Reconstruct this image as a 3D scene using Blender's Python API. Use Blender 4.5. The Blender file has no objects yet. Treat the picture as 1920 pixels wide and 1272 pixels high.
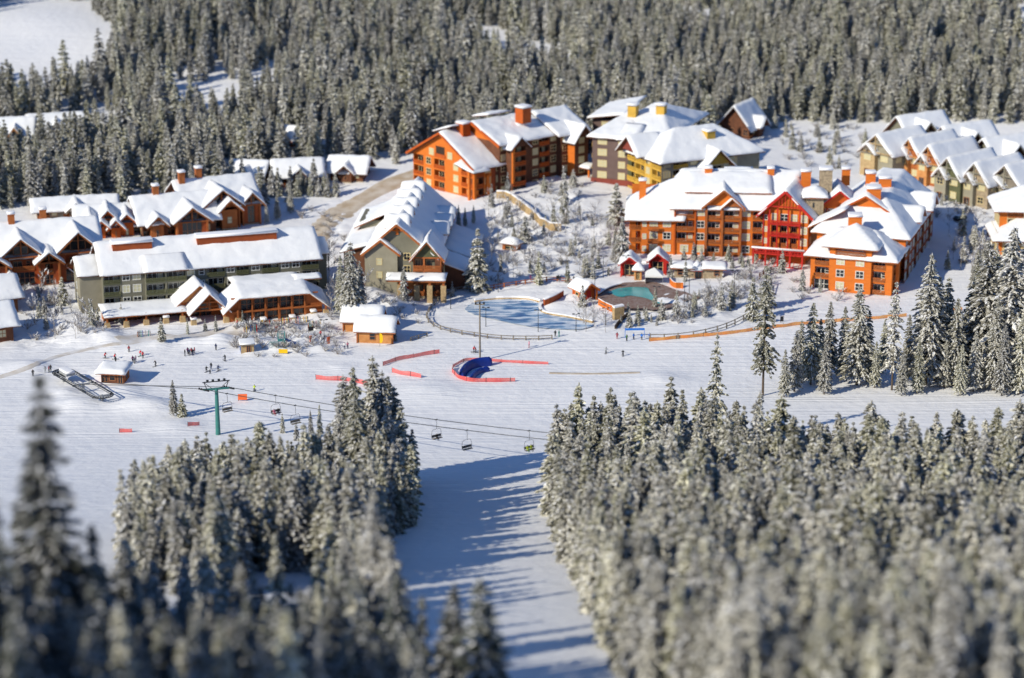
import bpy, bmesh, math, random
import numpy as np
from mathutils import Vector, Matrix
R = random.Random(7)
sc = bpy.context.scene
COL = sc.collection
rad = math.radians
# ------------------------------------------------------------------ camera
CH, CP, CF = 175.0, rad(17), 4500.0          # height, pitch, focal length in photo pixels
sP, cP = math.sin(CP), math.cos(CP)
def G(px, py, z=0.0):
    """world point seen at photo pixel (px,py) on the level plane z"""
    dx = px-960.0; dy = CF*cP+(636-py)*sP; dz = -CF*sP+(636-py)*cP
    t = (z-CH)/dz
    return Vector((dx*t, dy*t, z))
def PR(p):
    x, y, z = p[0], p[1], p[2]-CH
    zc = y*cP-z*sP
    return 960+CF*x/zc, 636-CF*(y*sP+z*cP)/zc, CF/zc
cd = bpy.data.cameras.new('camera'); cam = bpy.data.objects.new('camera', cd); COL.objects.link(cam)
cam.location = (0, 0, CH); cam.rotation_euler = (rad(90)-CP, 0, 0)
cd.sensor_width = 36; cd.lens = 36*CF/1920; cd.clip_start = 1; cd.clip_end = 6000
cd.dof.use_dof = True; cd.dof.focus_distance = 545; cd.dof.aperture_fstop = cd.lens/1000/1.9
sc.camera = cam
# ------------------------------------------------------------------ terrain
CTRL = [(0,760,0),(300,720,0),(600,690,0),(900,690,0),(1200,690,0),(1500,690,0),(1900,700,.5),(400,640,.4),(900,640,.3),(1200,645,.3),
 (0,860,3),(480,860,3.5),(960,860,4),(1440,860,4),(1920,860,4),(0,1000,18),(480,1000,18),(960,1000,16),(1440,1000,18),(1920,1000,18),
 (0,1130,35),(480,1130,34),(960,1130,31),(1440,1130,34),(1920,1130,34),(0,1260,52),(480,1260,50),(960,1260,46),(1440,1260,50),(1920,1260,50),
 (1000,590,.3),(1180,560,2.2),(1180,476,3),(1420,480,3),(1600,545,1),(1760,450,3),(1000,540,1.5),(1000,450,5.5),(1000,390,9),(1130,350,10),(870,378,8),(940,500,2.5),
 (100,600,1),(350,610,1),(80,530,3),(300,470,4),(600,500,2),(660,400,5),(760,340,8.5),(760,548,1),(1750,390,6),(1900,470,3),(1900,400,5),(1500,300,9),(1820,560,1),
 (100,380,8),(300,330,9),(600,300,11),(1000,170,16),(1500,220,12),(1900,250,12),(100,150,20),(100,50,30),(960,0,22),(1900,30,26)]
pts = [tuple(G(x, y, z)) for x, y, z in CTRL] + [(0,0,150),(150,0,150),(-150,0,160),(-60,140,98),(60,140,95),(-150,255,90),(-116,212,114),(-134,242,114),(-88,172,100),(-142,257,86),(-135,145,136),(-200,174,140),(-200,240,112),(170,250,62),(-300,600,6),(300,600,8),(-300,350,40),(300,350,34),(-300,820,20),(320,820,22),(0,1120,28),(-230,1080,36),(230,1080,34),(-500,1100,40),(500,1100,40),(0,1600,90),(-600,1600,90),(600,1600,90)]  # includes an unseen crest at the left, raised to shade the bottom left trees
CT = np.array(pts)
def _U(r2): return r2*np.log(r2+1e-6)
def _fit():
    n = len(CT); d = ((CT[:, None, :2]-CT[None, :, :2])/100)
    K = _U((d**2).sum(2)) + np.eye(n)*.02
    Pm = np.c_[np.ones(n), CT[:, :2]/100]
    A = np.block([[K, Pm], [Pm.T, np.zeros((3, 3))]])
    return np.linalg.solve(A, np.r_[CT[:, 2], 0, 0, 0])
TW = _fit()
LUMPY = []
MOUNDS = []                                       # (x, y, radius, height) snow banks
def hts(xy):
    out = np.empty(len(xy))
    for i in range(0, len(xy), 20000):
        q = xy[i:i+20000]; d = (q[:, None, :]-CT[None, :, :2])/100
        out[i:i+20000] = _U((d**2).sum(2)) @ TW[:-3] + TW[-3] + (q/100) @ TW[-2:]
        for mx, my, mr, mh in MOUNDS:
            out[i:i+20000] += mh*np.exp(-((q[:, 0]-mx)**2+(q[:, 1]-my)**2)/(mr*mr))
        x, y = q[:, 0], q[:, 1]; m = 0
        for mx, my, rx, ry in LUMPY: m = m+np.exp(-((x-mx)/rx)**2-((y-my)/ry)**2)
        out[i:i+20000] += np.minimum(m, 1)*(.6*np.sin(x*.71+1.7*np.sin(y*.43))*np.sin(y*.63+1.3*np.sin(x*.37))+.34*np.sin(x*1.53+2*np.sin(y*.9))*np.sin(y*1.37+np.sin(x*1.1)))
    return out
def hz(x, y): return float(hts(np.array([[x, y]]))[0])
def P(px, py):
    """ground point seen at photo pixel"""
    z = 5.0
    for _ in range(14):
        q = G(px, py, z); z = z*.4+.6*hz(q.x, q.y)
    q = G(px, py, z); q.z = hz(q.x, q.y); return q
for mx, my, mr, mh in [(420,640,3,1.6),(455,618,3.5,2),(500,650,3,1.2),(570,640,4,1.8),(600,600,5,1.6),(640,690,3,.5),(690,560,6,3),(735,575,5,2.6),(330,640,4,.8),
  (260,660,5,.7),(150,615,3,1.6),(175,630,5,1.5),(210,640,4,1),(60,690,4,1.2),(1040,575,4,1),(1080,560,3,1.2),(250,760,5,1.2),(150,760,5,1.4),(120,738,3,1.2),(230,735,4,1.3),(290,760,4,1),(210,705,5,1.6),(330,800,5,.9),
  (800,735,9,.9),(1240,712,5,1),(920,520,4,1),(1255,570,4,1.2),(1330,560,5,1),(1290,590,4,.9),(1380,520,4,1),(1050,400,4,1),(1000,410,4,1),(960,395,3,1.2),(1090,370,4,1.2),(1130,430,5,1),(540,615,3,1.2),(300,648,3,1.2),(360,645,2.5,1),(395,640,3,1.3),(520,652,2.5,1.2),(560,655,2.5,1),(610,620,3,1.4),(640,610,3,1.3),(470,660,2.5,1.1),(600,655,2.5,1),(130,640,3,1.2),(110,610,3,1.2),(200,625,3,1),(480,640,3,1.1),(20,690,5,1)]:
    q = P(mx, my); MOUNDS.append((q.x, q.y, mr, mh))
for mx, my, rx, ry in [(1030,440,16,45),(140,590,14,14),(540,622,18,6),(1310,570,18,16),(760,575,10,8),(90,640,14,7),(1830,420,14,14),(620,440,6,30)]:
    q = P(mx, my); LUMPY.append((q.x, q.y, rx, ry))
# ------------------------------------------------------------------ materials
MATS = {}
def mat(name, c1, c2=None, rough=.8, scale=1.2, bump=0, bscale=8, spec=.3, stretch=None, detail=4, coat=0):
    m = bpy.data.materials.new(name); m.use_nodes = True; nt = m.node_tree; N = nt.nodes; b = N['Principled BSDF']
    b.inputs['Roughness'].default_value = rough; b.inputs['Specular IOR Level'].default_value = spec
    b.inputs['Coat Weight'].default_value = coat
    tc = N.new('ShaderNodeTexCoord'); src = tc.outputs['Object']
    if stretch:
        mp = N.new('ShaderNodeMapping'); mp.inputs['Scale'].default_value = stretch; nt.links.new(src, mp.inputs[0]); src = mp.outputs[0]
    if c2:
        no = N.new('ShaderNodeTexNoise'); no.inputs['Scale'].default_value = scale; no.inputs['Detail'].default_value = detail; nt.links.new(src, no.inputs['Vector'])
        cr = N.new('ShaderNodeValToRGB'); cr.color_ramp.elements[0].position = .35; cr.color_ramp.elements[1].position = .65
        cr.color_ramp.elements[0].color = (*c1, 1); cr.color_ramp.elements[1].color = (*c2, 1)
        nt.links.new(no.outputs['Fac'], cr.inputs[0]); nt.links.new(cr.outputs[0], b.inputs['Base Color'])
    else: b.inputs['Base Color'].default_value = (*c1, 1)
    if bump:
        n2 = N.new('ShaderNodeTexNoise'); n2.inputs['Scale'].default_value = bscale; n2.inputs['Detail'].default_value = 5; nt.links.new(src, n2.inputs['Vector'])
        bp = N.new('ShaderNodeBump'); bp.inputs['Strength'].default_value = 1; bp.inputs['Distance'].default_value = bump
        nt.links.new(n2.outputs['Fac'], bp.inputs['Height']); nt.links.new(bp.outputs[0], b.inputs['Normal'])
    MATS[name] = m; return m
mat('snow_ground', (.82,.83,.86), (.90,.90,.91), .7, .03, .25, .35, .2)
def groom():
    m = MATS['snow_ground']; nt = m.node_tree; N = nt.nodes; b1 = [n for n in N if n.type == 'BUMP'][0]; tc = [n for n in N if n.type == 'TEX_COORD'][0]; last = b1
    for rz, sx, sy, d, dist in ((.10, .012, .7, 4, .26), (-.22, .02, 1.4, 4, .18), (.5, .03, 2.0, 4, .12), (1.2, .05, 1.6, 3, .06)):
        mp = N.new('ShaderNodeMapping'); mp.inputs['Rotation'].default_value = (0, 0, rz); mp.inputs['Scale'].default_value = (sx, sy, 1); n = N.new('ShaderNodeTexNoise'); n.inputs['Scale'].default_value = 1; n.inputs['Detail'].default_value = d
        bp = N.new('ShaderNodeBump'); bp.inputs['Distance'].default_value = dist; nt.links.new(tc.outputs['Object'], mp.inputs[0]); nt.links.new(mp.outputs[0], n.inputs['Vector']); nt.links.new(n.outputs['Fac'], bp.inputs['Height']); nt.links.new(last.outputs[0], bp.inputs['Normal']); last = bp
    nt.links.new(last.outputs[0], N['Principled BSDF'].inputs['Normal'])
groom()
mat('snow_roof', (.83,.85,.88), (.90,.91,.92), .7, .15, .16, .45, .2)
mat('snow_cap', (.86,.87,.90), (.9,.9,.92), .7, 1)
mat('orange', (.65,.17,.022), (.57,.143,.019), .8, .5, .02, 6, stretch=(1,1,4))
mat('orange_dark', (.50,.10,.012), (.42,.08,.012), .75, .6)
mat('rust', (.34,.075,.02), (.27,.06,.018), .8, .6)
mat('timber', (.42,.13,.035), (.30,.09,.025), .75, .8)
mat('timber_light', (.56,.26,.09), (.45,.19,.06), .75, .8)
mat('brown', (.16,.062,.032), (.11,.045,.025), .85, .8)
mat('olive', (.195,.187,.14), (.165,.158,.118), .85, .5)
mat('olive_light', (.31,.285,.215), (.26,.24,.18), .85, .5)
mat('olive_dark', (.115,.12,.06), (.09,.095,.05), .85, .5)
mat('plum', (.155,.105,.095), (.13,.088,.08), .85, .5)
mat('yellow', (.62,.38,.06), (.52,.31,.05), .8, .5)
mat('cream', (.62,.50,.27), (.55,.44,.24), .8, .5)
mat('redbrown', (.24,.055,.04), (.20,.045,.032), .85, .5)
mat('red', (.50,.022,.015), (.40,.018,.012), .7, .6)
mat('stone', (.42,.33,.22), (.24,.19,.13), .9, 1.6, .05, 3)
mat('stone_tan', (.50,.36,.19), (.36,.25,.13), .9, 1.4, .05, 3)
mat('grey_wood', (.25,.22,.18), (.18,.155,.125), .85, 1)
mat('glass_dark', (.012,.016,.022), None, .12, spec=.6)
mat('curtain', (.60,.56,.36), (.48,.46,.30), .35, 2, spec=.5)
mat('frame_white', (.68,.68,.63), None, .6)
mat('frame_cream', (.62,.50,.26), None, .6)
mat('frame_brown', (.30,.13,.06), None, .6)
mat('deck_dark', (.05,.03,.02), (.035,.022,.016), .85, 1)
mat('metal_dark', (.03,.033,.036), None, .45)
mat('metal_grey', (.35,.36,.37), (.28,.29,.3), .45, 2)
mat('lift_green', (.05,.21,.19), (.04,.17,.155), .5, 1)
mat('bark', (.085,.062,.045), (.13,.10,.075), .9, 3)
mat('bark_frost', (.21,.18,.15), (.34,.32,.29), .9, 3)
mat('orange_net', (.85,.30,.06), (.8,.42,.14), .7, .5)
mat('red_net', (.80,.11,.10), (.78,.22,.20), .7, .4)
mat('blue_vinyl', (.012,.035,.26), (.01,.028,.2), .4, .6)
mat('blue_pale', (.55,.66,.82), None, .5)
mat('yellow_sign', (.80,.50,.01), None, .5)
mat('orange_sign', (.85,.16,.04), None, .6)
mat('teal', (.05,.25,.24), None, .5)
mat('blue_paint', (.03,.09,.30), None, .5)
mat('blue_cloth', (.02,.17,.60), None, .7)
mat('tent_white', (.78,.78,.76), None, .6)
mat('brick_deck', (.20,.115,.085), (.30,.24,.22), .9, 1.5)
mat('road_grit', (.46,.36,.25), (.62,.56,.48), .9, .25, .05, 2)
mat('path_grit', (.56,.50,.43), (.74,.73,.73), .9, .3)
mat('water_teal', (.03,.30,.30), (.05,.38,.37), .15, .3, .02, 3)
mat('skin', (.55,.30,.2), None, .6)
mat('black', (.012,.012,.014), None, .6)
mat('tyre', (.02,.02,.02), None, .8)
def netting(name, a):
    m = MATS[name]; nt = m.node_tree; N = nt.nodes; t = N.new('ShaderNodeBsdfTransparent'); x = N.new('ShaderNodeMixShader'); x.inputs[0].default_value = a
    nt.links.new(t.outputs[0], x.inputs[1]); nt.links.new(N['Principled BSDF'].outputs[0], x.inputs[2]); nt.links.new(x.outputs[0], N['Material Output'].inputs[0])
netting('red_net', .62); netting('orange_net', .75)
def ice_mat():
    m = mat('ice', (.05,.14,.33), (.66,.72,.80), .35, .55, .03, 1, .4, stretch=(.35,1.6,1), detail=6)
    cr = [n for n in m.node_tree.nodes if n.type == 'VALTORGB'][0].color_ramp
    cr.elements[0].position = .38; cr.elements[1].position = .55
    e = cr.elements.new(.46); e.color = (.16,.31,.50,1)
ice_mat()
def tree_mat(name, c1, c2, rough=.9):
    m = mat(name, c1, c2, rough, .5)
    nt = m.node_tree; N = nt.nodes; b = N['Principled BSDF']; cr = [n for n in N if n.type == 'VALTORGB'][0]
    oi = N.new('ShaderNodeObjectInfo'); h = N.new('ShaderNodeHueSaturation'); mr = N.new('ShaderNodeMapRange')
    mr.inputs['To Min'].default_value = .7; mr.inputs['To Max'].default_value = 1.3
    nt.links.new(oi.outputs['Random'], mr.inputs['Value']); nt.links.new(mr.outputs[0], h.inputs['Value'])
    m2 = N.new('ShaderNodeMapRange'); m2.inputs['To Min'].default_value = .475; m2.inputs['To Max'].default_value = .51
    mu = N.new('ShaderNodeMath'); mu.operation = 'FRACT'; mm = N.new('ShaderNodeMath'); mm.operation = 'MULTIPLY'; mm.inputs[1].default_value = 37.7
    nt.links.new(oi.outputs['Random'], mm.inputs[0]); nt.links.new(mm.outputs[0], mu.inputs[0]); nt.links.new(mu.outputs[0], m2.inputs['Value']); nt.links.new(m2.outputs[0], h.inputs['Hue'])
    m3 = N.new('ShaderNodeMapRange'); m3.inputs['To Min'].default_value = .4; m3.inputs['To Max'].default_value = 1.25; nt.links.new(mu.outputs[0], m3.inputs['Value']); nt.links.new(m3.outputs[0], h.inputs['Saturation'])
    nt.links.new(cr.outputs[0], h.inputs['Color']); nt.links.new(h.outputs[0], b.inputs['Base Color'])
    return m
tree_mat('needle', (.14,.138,.092), (.26,.25,.18))
tree_mat('frost', (.53,.515,.42), (.75,.735,.64))
tree_mat('needle_shaded', (.035,.045,.035), (.075,.085,.06))  # darker copies of needle and frost, shade painted in for the bottom left trees
tree_mat('frost_shaded', (.17,.18,.165), (.32,.33,.31))
tree_mat('twig', (.17,.135,.105), (.30,.26,.22))
# ------------------------------------------------------------------ helpers
def prop(o, label=None, cat=None, group=None, kind=None):
    if label: o['label'] = label
    if cat: o['category'] = cat
    if group: o['group'] = group
    if kind: o['kind'] = kind
    return o
def empty(name, loc, rz=0, label=None, cat=None, group=None):
    o = bpy.data.objects.new(name, None); COL.objects.link(o); o.location = loc; o.rotation_euler = (0, 0, rz)
    return prop(o, label, cat, group)
def link(name, me, parent=None, M=None):
    o = bpy.data.objects.new(name, me); COL.objects.link(o)
    if parent is not None: o.parent = parent
    if M is not None: o.matrix_local = M
    return o
class MB:
    def __init__(s, T=None): s.v = []; s.f = []; s.m = []; s.mats = []; s.T = T
    def mi(s, name):
        if name not in s.mats: s.mats.append(name)
        return s.mats.index(name)
    def V(s, p):
        p = Vector(p)
        if s.T is not None: p = s.T @ p
        s.v.append(p); return len(s.v)-1
    def poly(s, ps, m):
        s.f.append([s.V(p) for p in ps]); s.m.append(s.mi(m))
    def box(s, x0, x1, y0, y1, z0, z1, m):
        i = [s.V(p) for p in ((x0,y0,z0),(x1,y0,z0),(x1,y1,z0),(x0,y1,z0),(x0,y0,z1),(x1,y0,z1),(x1,y1,z1),(x0,y1,z1))]
        for q in ((0,3,2,1),(4,5,6,7),(0,1,5,4),(1,2,6,5),(2,3,7,6),(3,0,4,7)):
            s.f.append([i[k] for k in q]); s.m.append(s.mi(m))
    def hexa(s, b, t, m):                              # any 4-cornered bottom and top
        i = [s.V(p) for p in (*b, *t)]
        for q in ((0,3,2,1),(4,5,6,7),(0,1,5,4),(1,2,6,5),(2,3,7,6),(3,0,4,7)):
            s.f.append([i[k] for k in q]); s.m.append(s.mi(m))
    def beam(s, a, b, w, m, h=None, n=4, w2=None):
        a, b = Vector(a), Vector(b); d = b-a; h = h or w
        if d.length < 1e-5: return
        d.normalize(); u = d.cross(Vector((0,0,1)))
        if u.length < .05: u = d.cross(Vector((0,1,0)))
        u.normalize(); v = u.cross(d); k = 1 if w2 is None else w2/w
        if n == 4: ring = [(-.5,-.5),(.5,-.5),(.5,.5),(-.5,.5)]
        else: ring = [(.5*math.cos(2*math.pi*j/n), .5*math.sin(2*math.pi*j/n)) for j in range(n)]
        A = [s.V(a+u*x*w+v*y*h) for x, y in ring]; B = [s.V(b+u*x*w*k+v*y*h*k) for x, y in ring]; mi = s.mi(m)
        for j in range(n):
            s.f.append([A[j], A[(j+1)%n], B[(j+1)%n], B[j]]); s.m.append(mi)
        s.f.append(A[::-1]); s.m.append(mi); s.f.append(B); s.m.append(mi)
    def path(s, ps, w, m, n=5):
        for a, b in zip(ps, ps[1:]): s.beam(a, b, w, m, n=n)
    def mesh(s, name, smooth=False):
        me = bpy.data.meshes.new(name); me.from_pydata([tuple(p) for p in s.v], [], s.f)
        for k in s.mats: me.materials.append(MATS[k])
        me.polygons.foreach_set('material_index', s.m)
        if smooth: me.polygons.foreach_set('use_smooth', [True]*len(s.f))
        bm = bmesh.new(); bm.from_mesh(me); bmesh.ops.recalc_face_normals(bm, faces=bm.faces) if not smooth else None; bm.to_mesh(me); bm.free()
        me.update(); return me
    def build(s, name, parent=None, smooth=False): return link(name, s.mesh(name, smooth), parent)
def soft_snow(polys, t, name, parent, mname):
    """a lumpy snow blanket with rounded, sagging edges over a set of roof polygons"""
    key = {}; bm = bmesh.new()
    for pl in polys:
        idx = []
        for p in pl:
            k = tuple(round(c, 2) for c in p)
            if k not in key: key[k] = bm.verts.new(p)
            idx.append(key[k])
        n = Vector((0,0,0))
        for a, b in zip(idx, idx[1:]+idx[:1]): n += a.co.cross(b.co)
        bm.faces.new(idx if n.z > 0 else idx[::-1])
    for _ in range(6):
        ed = [e for e in bm.edges if e.calc_length() > 1.5]
        if not ed or len(bm.verts) > 1500: break
        bmesh.ops.subdivide_edges(bm, edges=ed, cuts=1, use_grid_fill=True); bmesh.ops.triangulate(bm, faces=[f for f in bm.faces if len(f.verts) > 4])
    bd = [v for v in bm.verts if any(len(e.link_faces) == 1 for e in v.link_edges)]; bset = set(bd); bc = np.array([v.co[:] for v in bd]); ph = R.uniform(0, 50)
    cen = bc.mean(0); V = list(bm.verts); F = [[v for v in f.verts] for f in bm.faces]; top = {}; bot = {}; nb = bmesh.new()
    for v in V:
        p = v.co; d = float(np.sqrt(((bc-np.array(p[:]))**2).sum(1).min()))
        ns = math.sin(p.x*.9+ph+1.3*math.sin(p.y*.7))*math.sin(p.y*.8+1.1*math.sin(p.x*.6+ph)); n2 = math.sin(p.x*2.3+ph)*math.sin(p.y*2.1+p.x)
        q = p.copy(); lo = p.copy()
        if v in bset:
            o = Vector((p.x-cen[0], p.y-cen[1], 0)); o = o.normalized() if o.length > .01 else o; q += o*(.12+.14*ns+.06*n2); lo += o*(.1+.12*ns); lo.z -= .06+.07*ns; q.z += t*.5+.08*ns
        else: q.z += t*(min(1.0, .72+.3*d)+.22*ns+.1*n2)+.03
        top[v] = nb.verts.new(q); bot[v] = nb.verts.new(lo)
    for f in F: nb.faces.new([top[v] for v in f]); nb.faces.new([bot[v] for v in f[::-1]])
    for e in bm.edges:
        if len(e.link_faces) == 1:
            l = e.link_loops[0]; a, b = l.vert, l.link_loop_next.vert; nb.faces.new([bot[a], bot[b], top[b], top[a]])
    for f in nb.faces: f.smooth = True
    me = bpy.data.meshes.new(name); nb.to_mesh(me); nb.free(); bm.free(); me.materials.append(MATS[mname]); return link(name, me, parent)
def snow_slab(polys, t, name, parent, mname='snow_roof', bev=.2, deck=None, deckt=.25):
    """a slab on a set of polygons (snow, or a roof deck below them when t<0)"""
    if t > .4 and mname == 'snow_roof': return soft_snow(polys, t, name, parent, mname)
    key = {}; vs = []; fs = []
    for pl in polys:
        idx = []
        for p in pl:
            k = tuple(round(c, 2) for c in p)
            if k not in key: key[k] = len(vs); vs.append(Vector(p))
            idx.append(key[k])
        n = Vector((0,0,0))
        for j in range(len(idx)):
            a, b = vs[idx[j]], vs[idx[(j+1)%len(idx)]]; n += a.cross(b)
        fs.append(idx if n.z > 0 else idx[::-1])
    bm = bmesh.new()
    lo = [bm.verts.new(p+Vector((0,0,min(t,0)))) for p in vs]; hi = [bm.verts.new(p+Vector((0,0,max(t,0)+(.03 if t > 0 else 0)))) for p in vs]
    cnt = {}
    for f in fs:
        for j in range(len(f)): cnt.setdefault(frozenset((f[j], f[(j+1)%len(f)])), []).append((f[j], f[(j+1)%len(f)]))
        bm.faces.new([hi[j] for j in f]); bm.faces.new([lo[j] for j in f[::-1]])
    for k, l in cnt.items():
        if len(l) == 1:
            a, b = l[0]; bm.faces.new([lo[a], lo[b], hi[b], hi[a]])
    if t > 0 and bev:
        hs = set(hi)
        ed = [e for e in bm.edges if e.verts[0] in hs and e.verts[1] in hs]
        bmesh.ops.bevel(bm, geom=ed, offset=bev, segments=3, affect='EDGES', profile=.5, clamp_overlap=True)
    me = bpy.data.meshes.new(name); bm.to_mesh(me); bm.free(); me.materials.append(MATS[mname])
    if t > 0 and bev: me.shade_smooth() if hasattr(me, 'shade_smooth') else None
    return link(name, me, parent)
WCACHE = {}
def win_mesh(w, h, nx, ny, glass, frame):
    k = (round(w,2), round(h,2), nx, ny, glass, frame)
    if k not in WCACHE:
        a = MB(); a.box(-w/2, w/2, -.03, .05, 0, h, glass)
        f = MB(); t = .17
        f.box(-w/2-t, w/2+t, -.09, .04, -t, 0, frame); f.box(-w/2-t, w/2+t, -.09, .04, h, h+t, frame)
        f.box(-w/2-t, -w/2, -.09, .04, 0, h, frame); f.box(w/2, w/2+t, -.09, .04, 0, h, frame)
        for i in range(1, nx): x = -w/2+w*i/nx; f.box(x-.07, x+.07, -.075, 0, 0, h, frame)
        for i in range(1, ny): z = h*i/ny; f.box(-w/2, w/2, -.07, -.032, z-.06, z+.06, frame)
        WCACHE[k] = (a.mesh('window'), f.mesh('frame'))
    return WCACHE[k]
def rail_mesh(w, m, x=False):
    k = ('rail', round(w,2), m, x)
    if k not in WCACHE:
        b = MB(); b.box(-w/2, w/2, -.16, .02, -.12, .1, m); b.box(-w/2, w/2, -.12, 0, .95, 1.08, m)
        n = max(3, int(w/.34))
        for i in range(n+1):
            xx = -w/2+.06+(w-.12)*i/n
            b.box(xx-.11, xx+.11, -.1, -.03, .1, .95, m) if not x else b.box(xx-.04, xx+.04, -.1, -.03, .1, .95, m)
        if x:
            for i in range(0, n, 2):
                xa = -w/2+w*i/n; xb = -w/2+w*min(n, i+2)/n
                b.beam((xa, -.07, .1), (xb, -.07, .95), .09, m); b.beam((xa, -.08, .95), (xb, -.08, .1), .09, m)
        WCACHE[k] = b.mesh('balcony_railing')
    return WCACHE[k]
FOOT = []                                            # footprints (centre, half sizes, angle) kept free of trees
class Bld:
    def __init__(s, name, label, cat, org, ang, group=None):
        s.root = empty(name, org, rad(ang), label, cat, group); s.org = Vector(org); s.ang = ang
        s.T = Matrix.Identity(4); s.wall = MB(); s.wmat = 'orange'; s.wf = 'frame_white'; s.railm = 'timber'; s.deck = 'timber'; s.cur = .45
        s.trim = MB(); s.W = Matrix.Translation(s.org) @ Matrix.Rotation(rad(ang), 4, 'Z')
    def sub(s, x=0, y=0, ang=0, z=0):
        s.T = Matrix.Translation((x, y, z)) @ Matrix.Rotation(rad(ang), 4, 'Z'); s.wall.T = s.T; s.trim.T = s.T
    def foot(s, x0, x1, y0, y1):
        FOOT.append((s.W @ s.T, x0, x1, y0, y1))
    def put(s, name, me, p, d, parent=None):
        """a child whose local x runs along direction d and whose -y faces outward"""
        M = s.T @ Matrix.Translation(p) @ Matrix.Rotation(math.atan2(d[1], d[0]), 4, 'Z')
        return link(name, me, parent or s.root, M)
    def window(s, p, d, w, h, nx=2, ny=2, glass=None, frame=None):
        glass = glass or ('curtain' if R.random() < s.cur else 'glass_dark')
        a, f = win_mesh(w, h, nx, ny, glass, frame or s.wf)
        o = s.put('window', a, p, d); link('frame', f, o); return o
    def facade(s, p0, p1, z0, fh, n, bays, m=None, base=None, top=None):
        """storeys of wall from p0 to p1 (outside on the right), bays = [(width, codes from ground up)]"""
        m = m or s.wmat; W = s.wall; p0 = Vector((*p0, 0)); p1 = Vector((*p1, 0)); L = (p1-p0).length; d = (p1-p0)/L; nr = Vector((d.y, -d.x, 0))
        if base: W.poly([p0+Vector((0,0,z0-base)), p1+Vector((0,0,z0-base)), p1+Vector((0,0,z0)), p0+Vector((0,0,z0))], 'stone')
        tw = sum(b[0] for b in bays); x = 0
        for bay in bays:
            bw = bay[0]*L/tw; code = bay[1]; bm_ = bay[2] if len(bay) > 2 else m
            for k in range(n):
                c = code[min(k, len(code)-1)]; za = z0+k*fh; zb = za+fh
                A = lambda u, z, o=0: p0+d*(x+u)+nr*o+Vector((0,0,z))
                if c in 'bBxg':
                    e = .22 if c != 'g' else .1; u0, u1 = e, bw-e; h0, h1 = za+.12, zb-.42; dp = -1.7 if c != 'g' else -.5
                    W.poly([A(0,za), A(bw,za), A(bw,h0), A(0,h0)], bm_); W.poly([A(0,h1), A(bw,h1), A(bw,zb), A(0,zb)], bm_)
                    W.poly([A(0,h0), A(u0,h0), A(u0,h1), A(0,h1)], bm_); W.poly([A(u1,h0), A(bw,h0), A(bw,h1), A(u1,h1)], bm_)
                    W.poly([A(u0,h0), A(u1,h0), A(u1,h0,dp), A(u0,h0,dp)], 'deck_dark'); W.poly([A(u0,h1), A(u1,h1), A(u1,h1,dp), A(u0,h1,dp)], bm_)
                    W.poly([A(u0,h0), A(u0,h1), A(u0,h1,dp), A(u0,h0,dp)], bm_); W.poly([A(u1,h0), A(u1,h1), A(u1,h1,dp), A(u1,h0,dp)], bm_)
                    W.poly([A(u0,h0,dp), A(u1,h0,dp), A(u1,h1,dp), A(u0,h1,dp)], bm_)
                    iw = u1-u0
                    if c == 'g':
                        s.window(A(bw/2, h0+.1, dp+.06), d, iw-.3, h1-h0-.25, max(2, int(iw/1.2)), 2, 'glass_dark')
                    else:
                        s.window(A(u0+iw*.36, h0+.08, dp+.06), d, min(2.2, iw*.55), 2.05, 2, 1, 'glass_dark')
                        if iw > 3.2: s.window(A(u0+iw*.80, h0+.8, dp+.06), d, .9, 1.2, 1, 2)
                        s.put('balcony_railing', rail_mesh(bw-.3, s.railm, c == 'x'), A(bw/2, za+.14, .05), d)
                else:
                    W.poly([A(0,za), A(bw,za), A(bw,zb), A(0,zb)], bm_)
                    if c in 'wWsmcv':
                        ww = {'w': min(1.9, bw*.62), 'W': min(2.6, bw*.72), 's': .8, 'm': 1.2, 'c': min(1.9, bw*.62), 'v': min(1.9, bw*.7)}[c]
                        hh = {'s': 1.2, 'm': 1.5}.get(c, 1.75)
                        s.window(A(bw/2, za+fh*.28, .02), d, ww, hh, max(1, int(ww/.75)), 2, 'curtain' if c == 'c' else None)
                        if c == 'v':
                            b2 = s.put('balcony', WCACHE.setdefault(('slab', round(bw,1)), (lambda q: (q.box(-bw/2+.2, bw/2-.2, -1.3, 0, -.2, 0, 'timber'), q.mesh('balcony'))[1])(MB())), A(bw/2, za+.15, 0), d)
                            s.put('balcony_railing', rail_mesh(bw-.4, s.railm), A(bw/2, za+.15, 1.2), d)
                    elif c == 'd': s.window(A(bw/2, za+.1, .02), d, min(1.8, bw*.6), 2.2, 2, 1, 'glass_dark', 'frame_brown')
                    elif c == 'D':
                        q = WCACHE.setdefault('rdoor', (lambda q: (q.box(-.6, .6, -.08, .04, 0, 2.2, 'red'), q.mesh('door'))[1])(MB()))
                        s.put('door', q, A(bw/2, za+.1, 0), d)
            x += bw
    def vol(s, x0, x1, y0, y1, z0, fh, n, front=None, left=None, right=None, back=None, m=None, base=3.0):
        bl = [(1, '.')]
        s.facade((x0,y0), (x1,y0), z0, fh, n, front or bl, m, base); s.facade((x1,y0), (x1,y1), z0, fh, n, right or bl, m, base)
        s.facade((x1,y1), (x0,y1), z0, fh, n, back or bl, m, base); s.facade((x0,y1), (x0,y0), z0, fh, n, left or bl, m, base)
        s.foot(x0, x1, y0, y1)
    def roof(s, polys, t=.55, bev=.2, deck=None, dt=.28):
        T = s.T; polys = [[T @ Vector(p) for p in pl] for pl in polys]
        r = snow_slab(polys, -dt, 'roof', s.root, deck or s.deck)
        if t: snow_slab(polys, t, 'roof_snow', r, 'snow_roof', bev)
        return r
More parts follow.
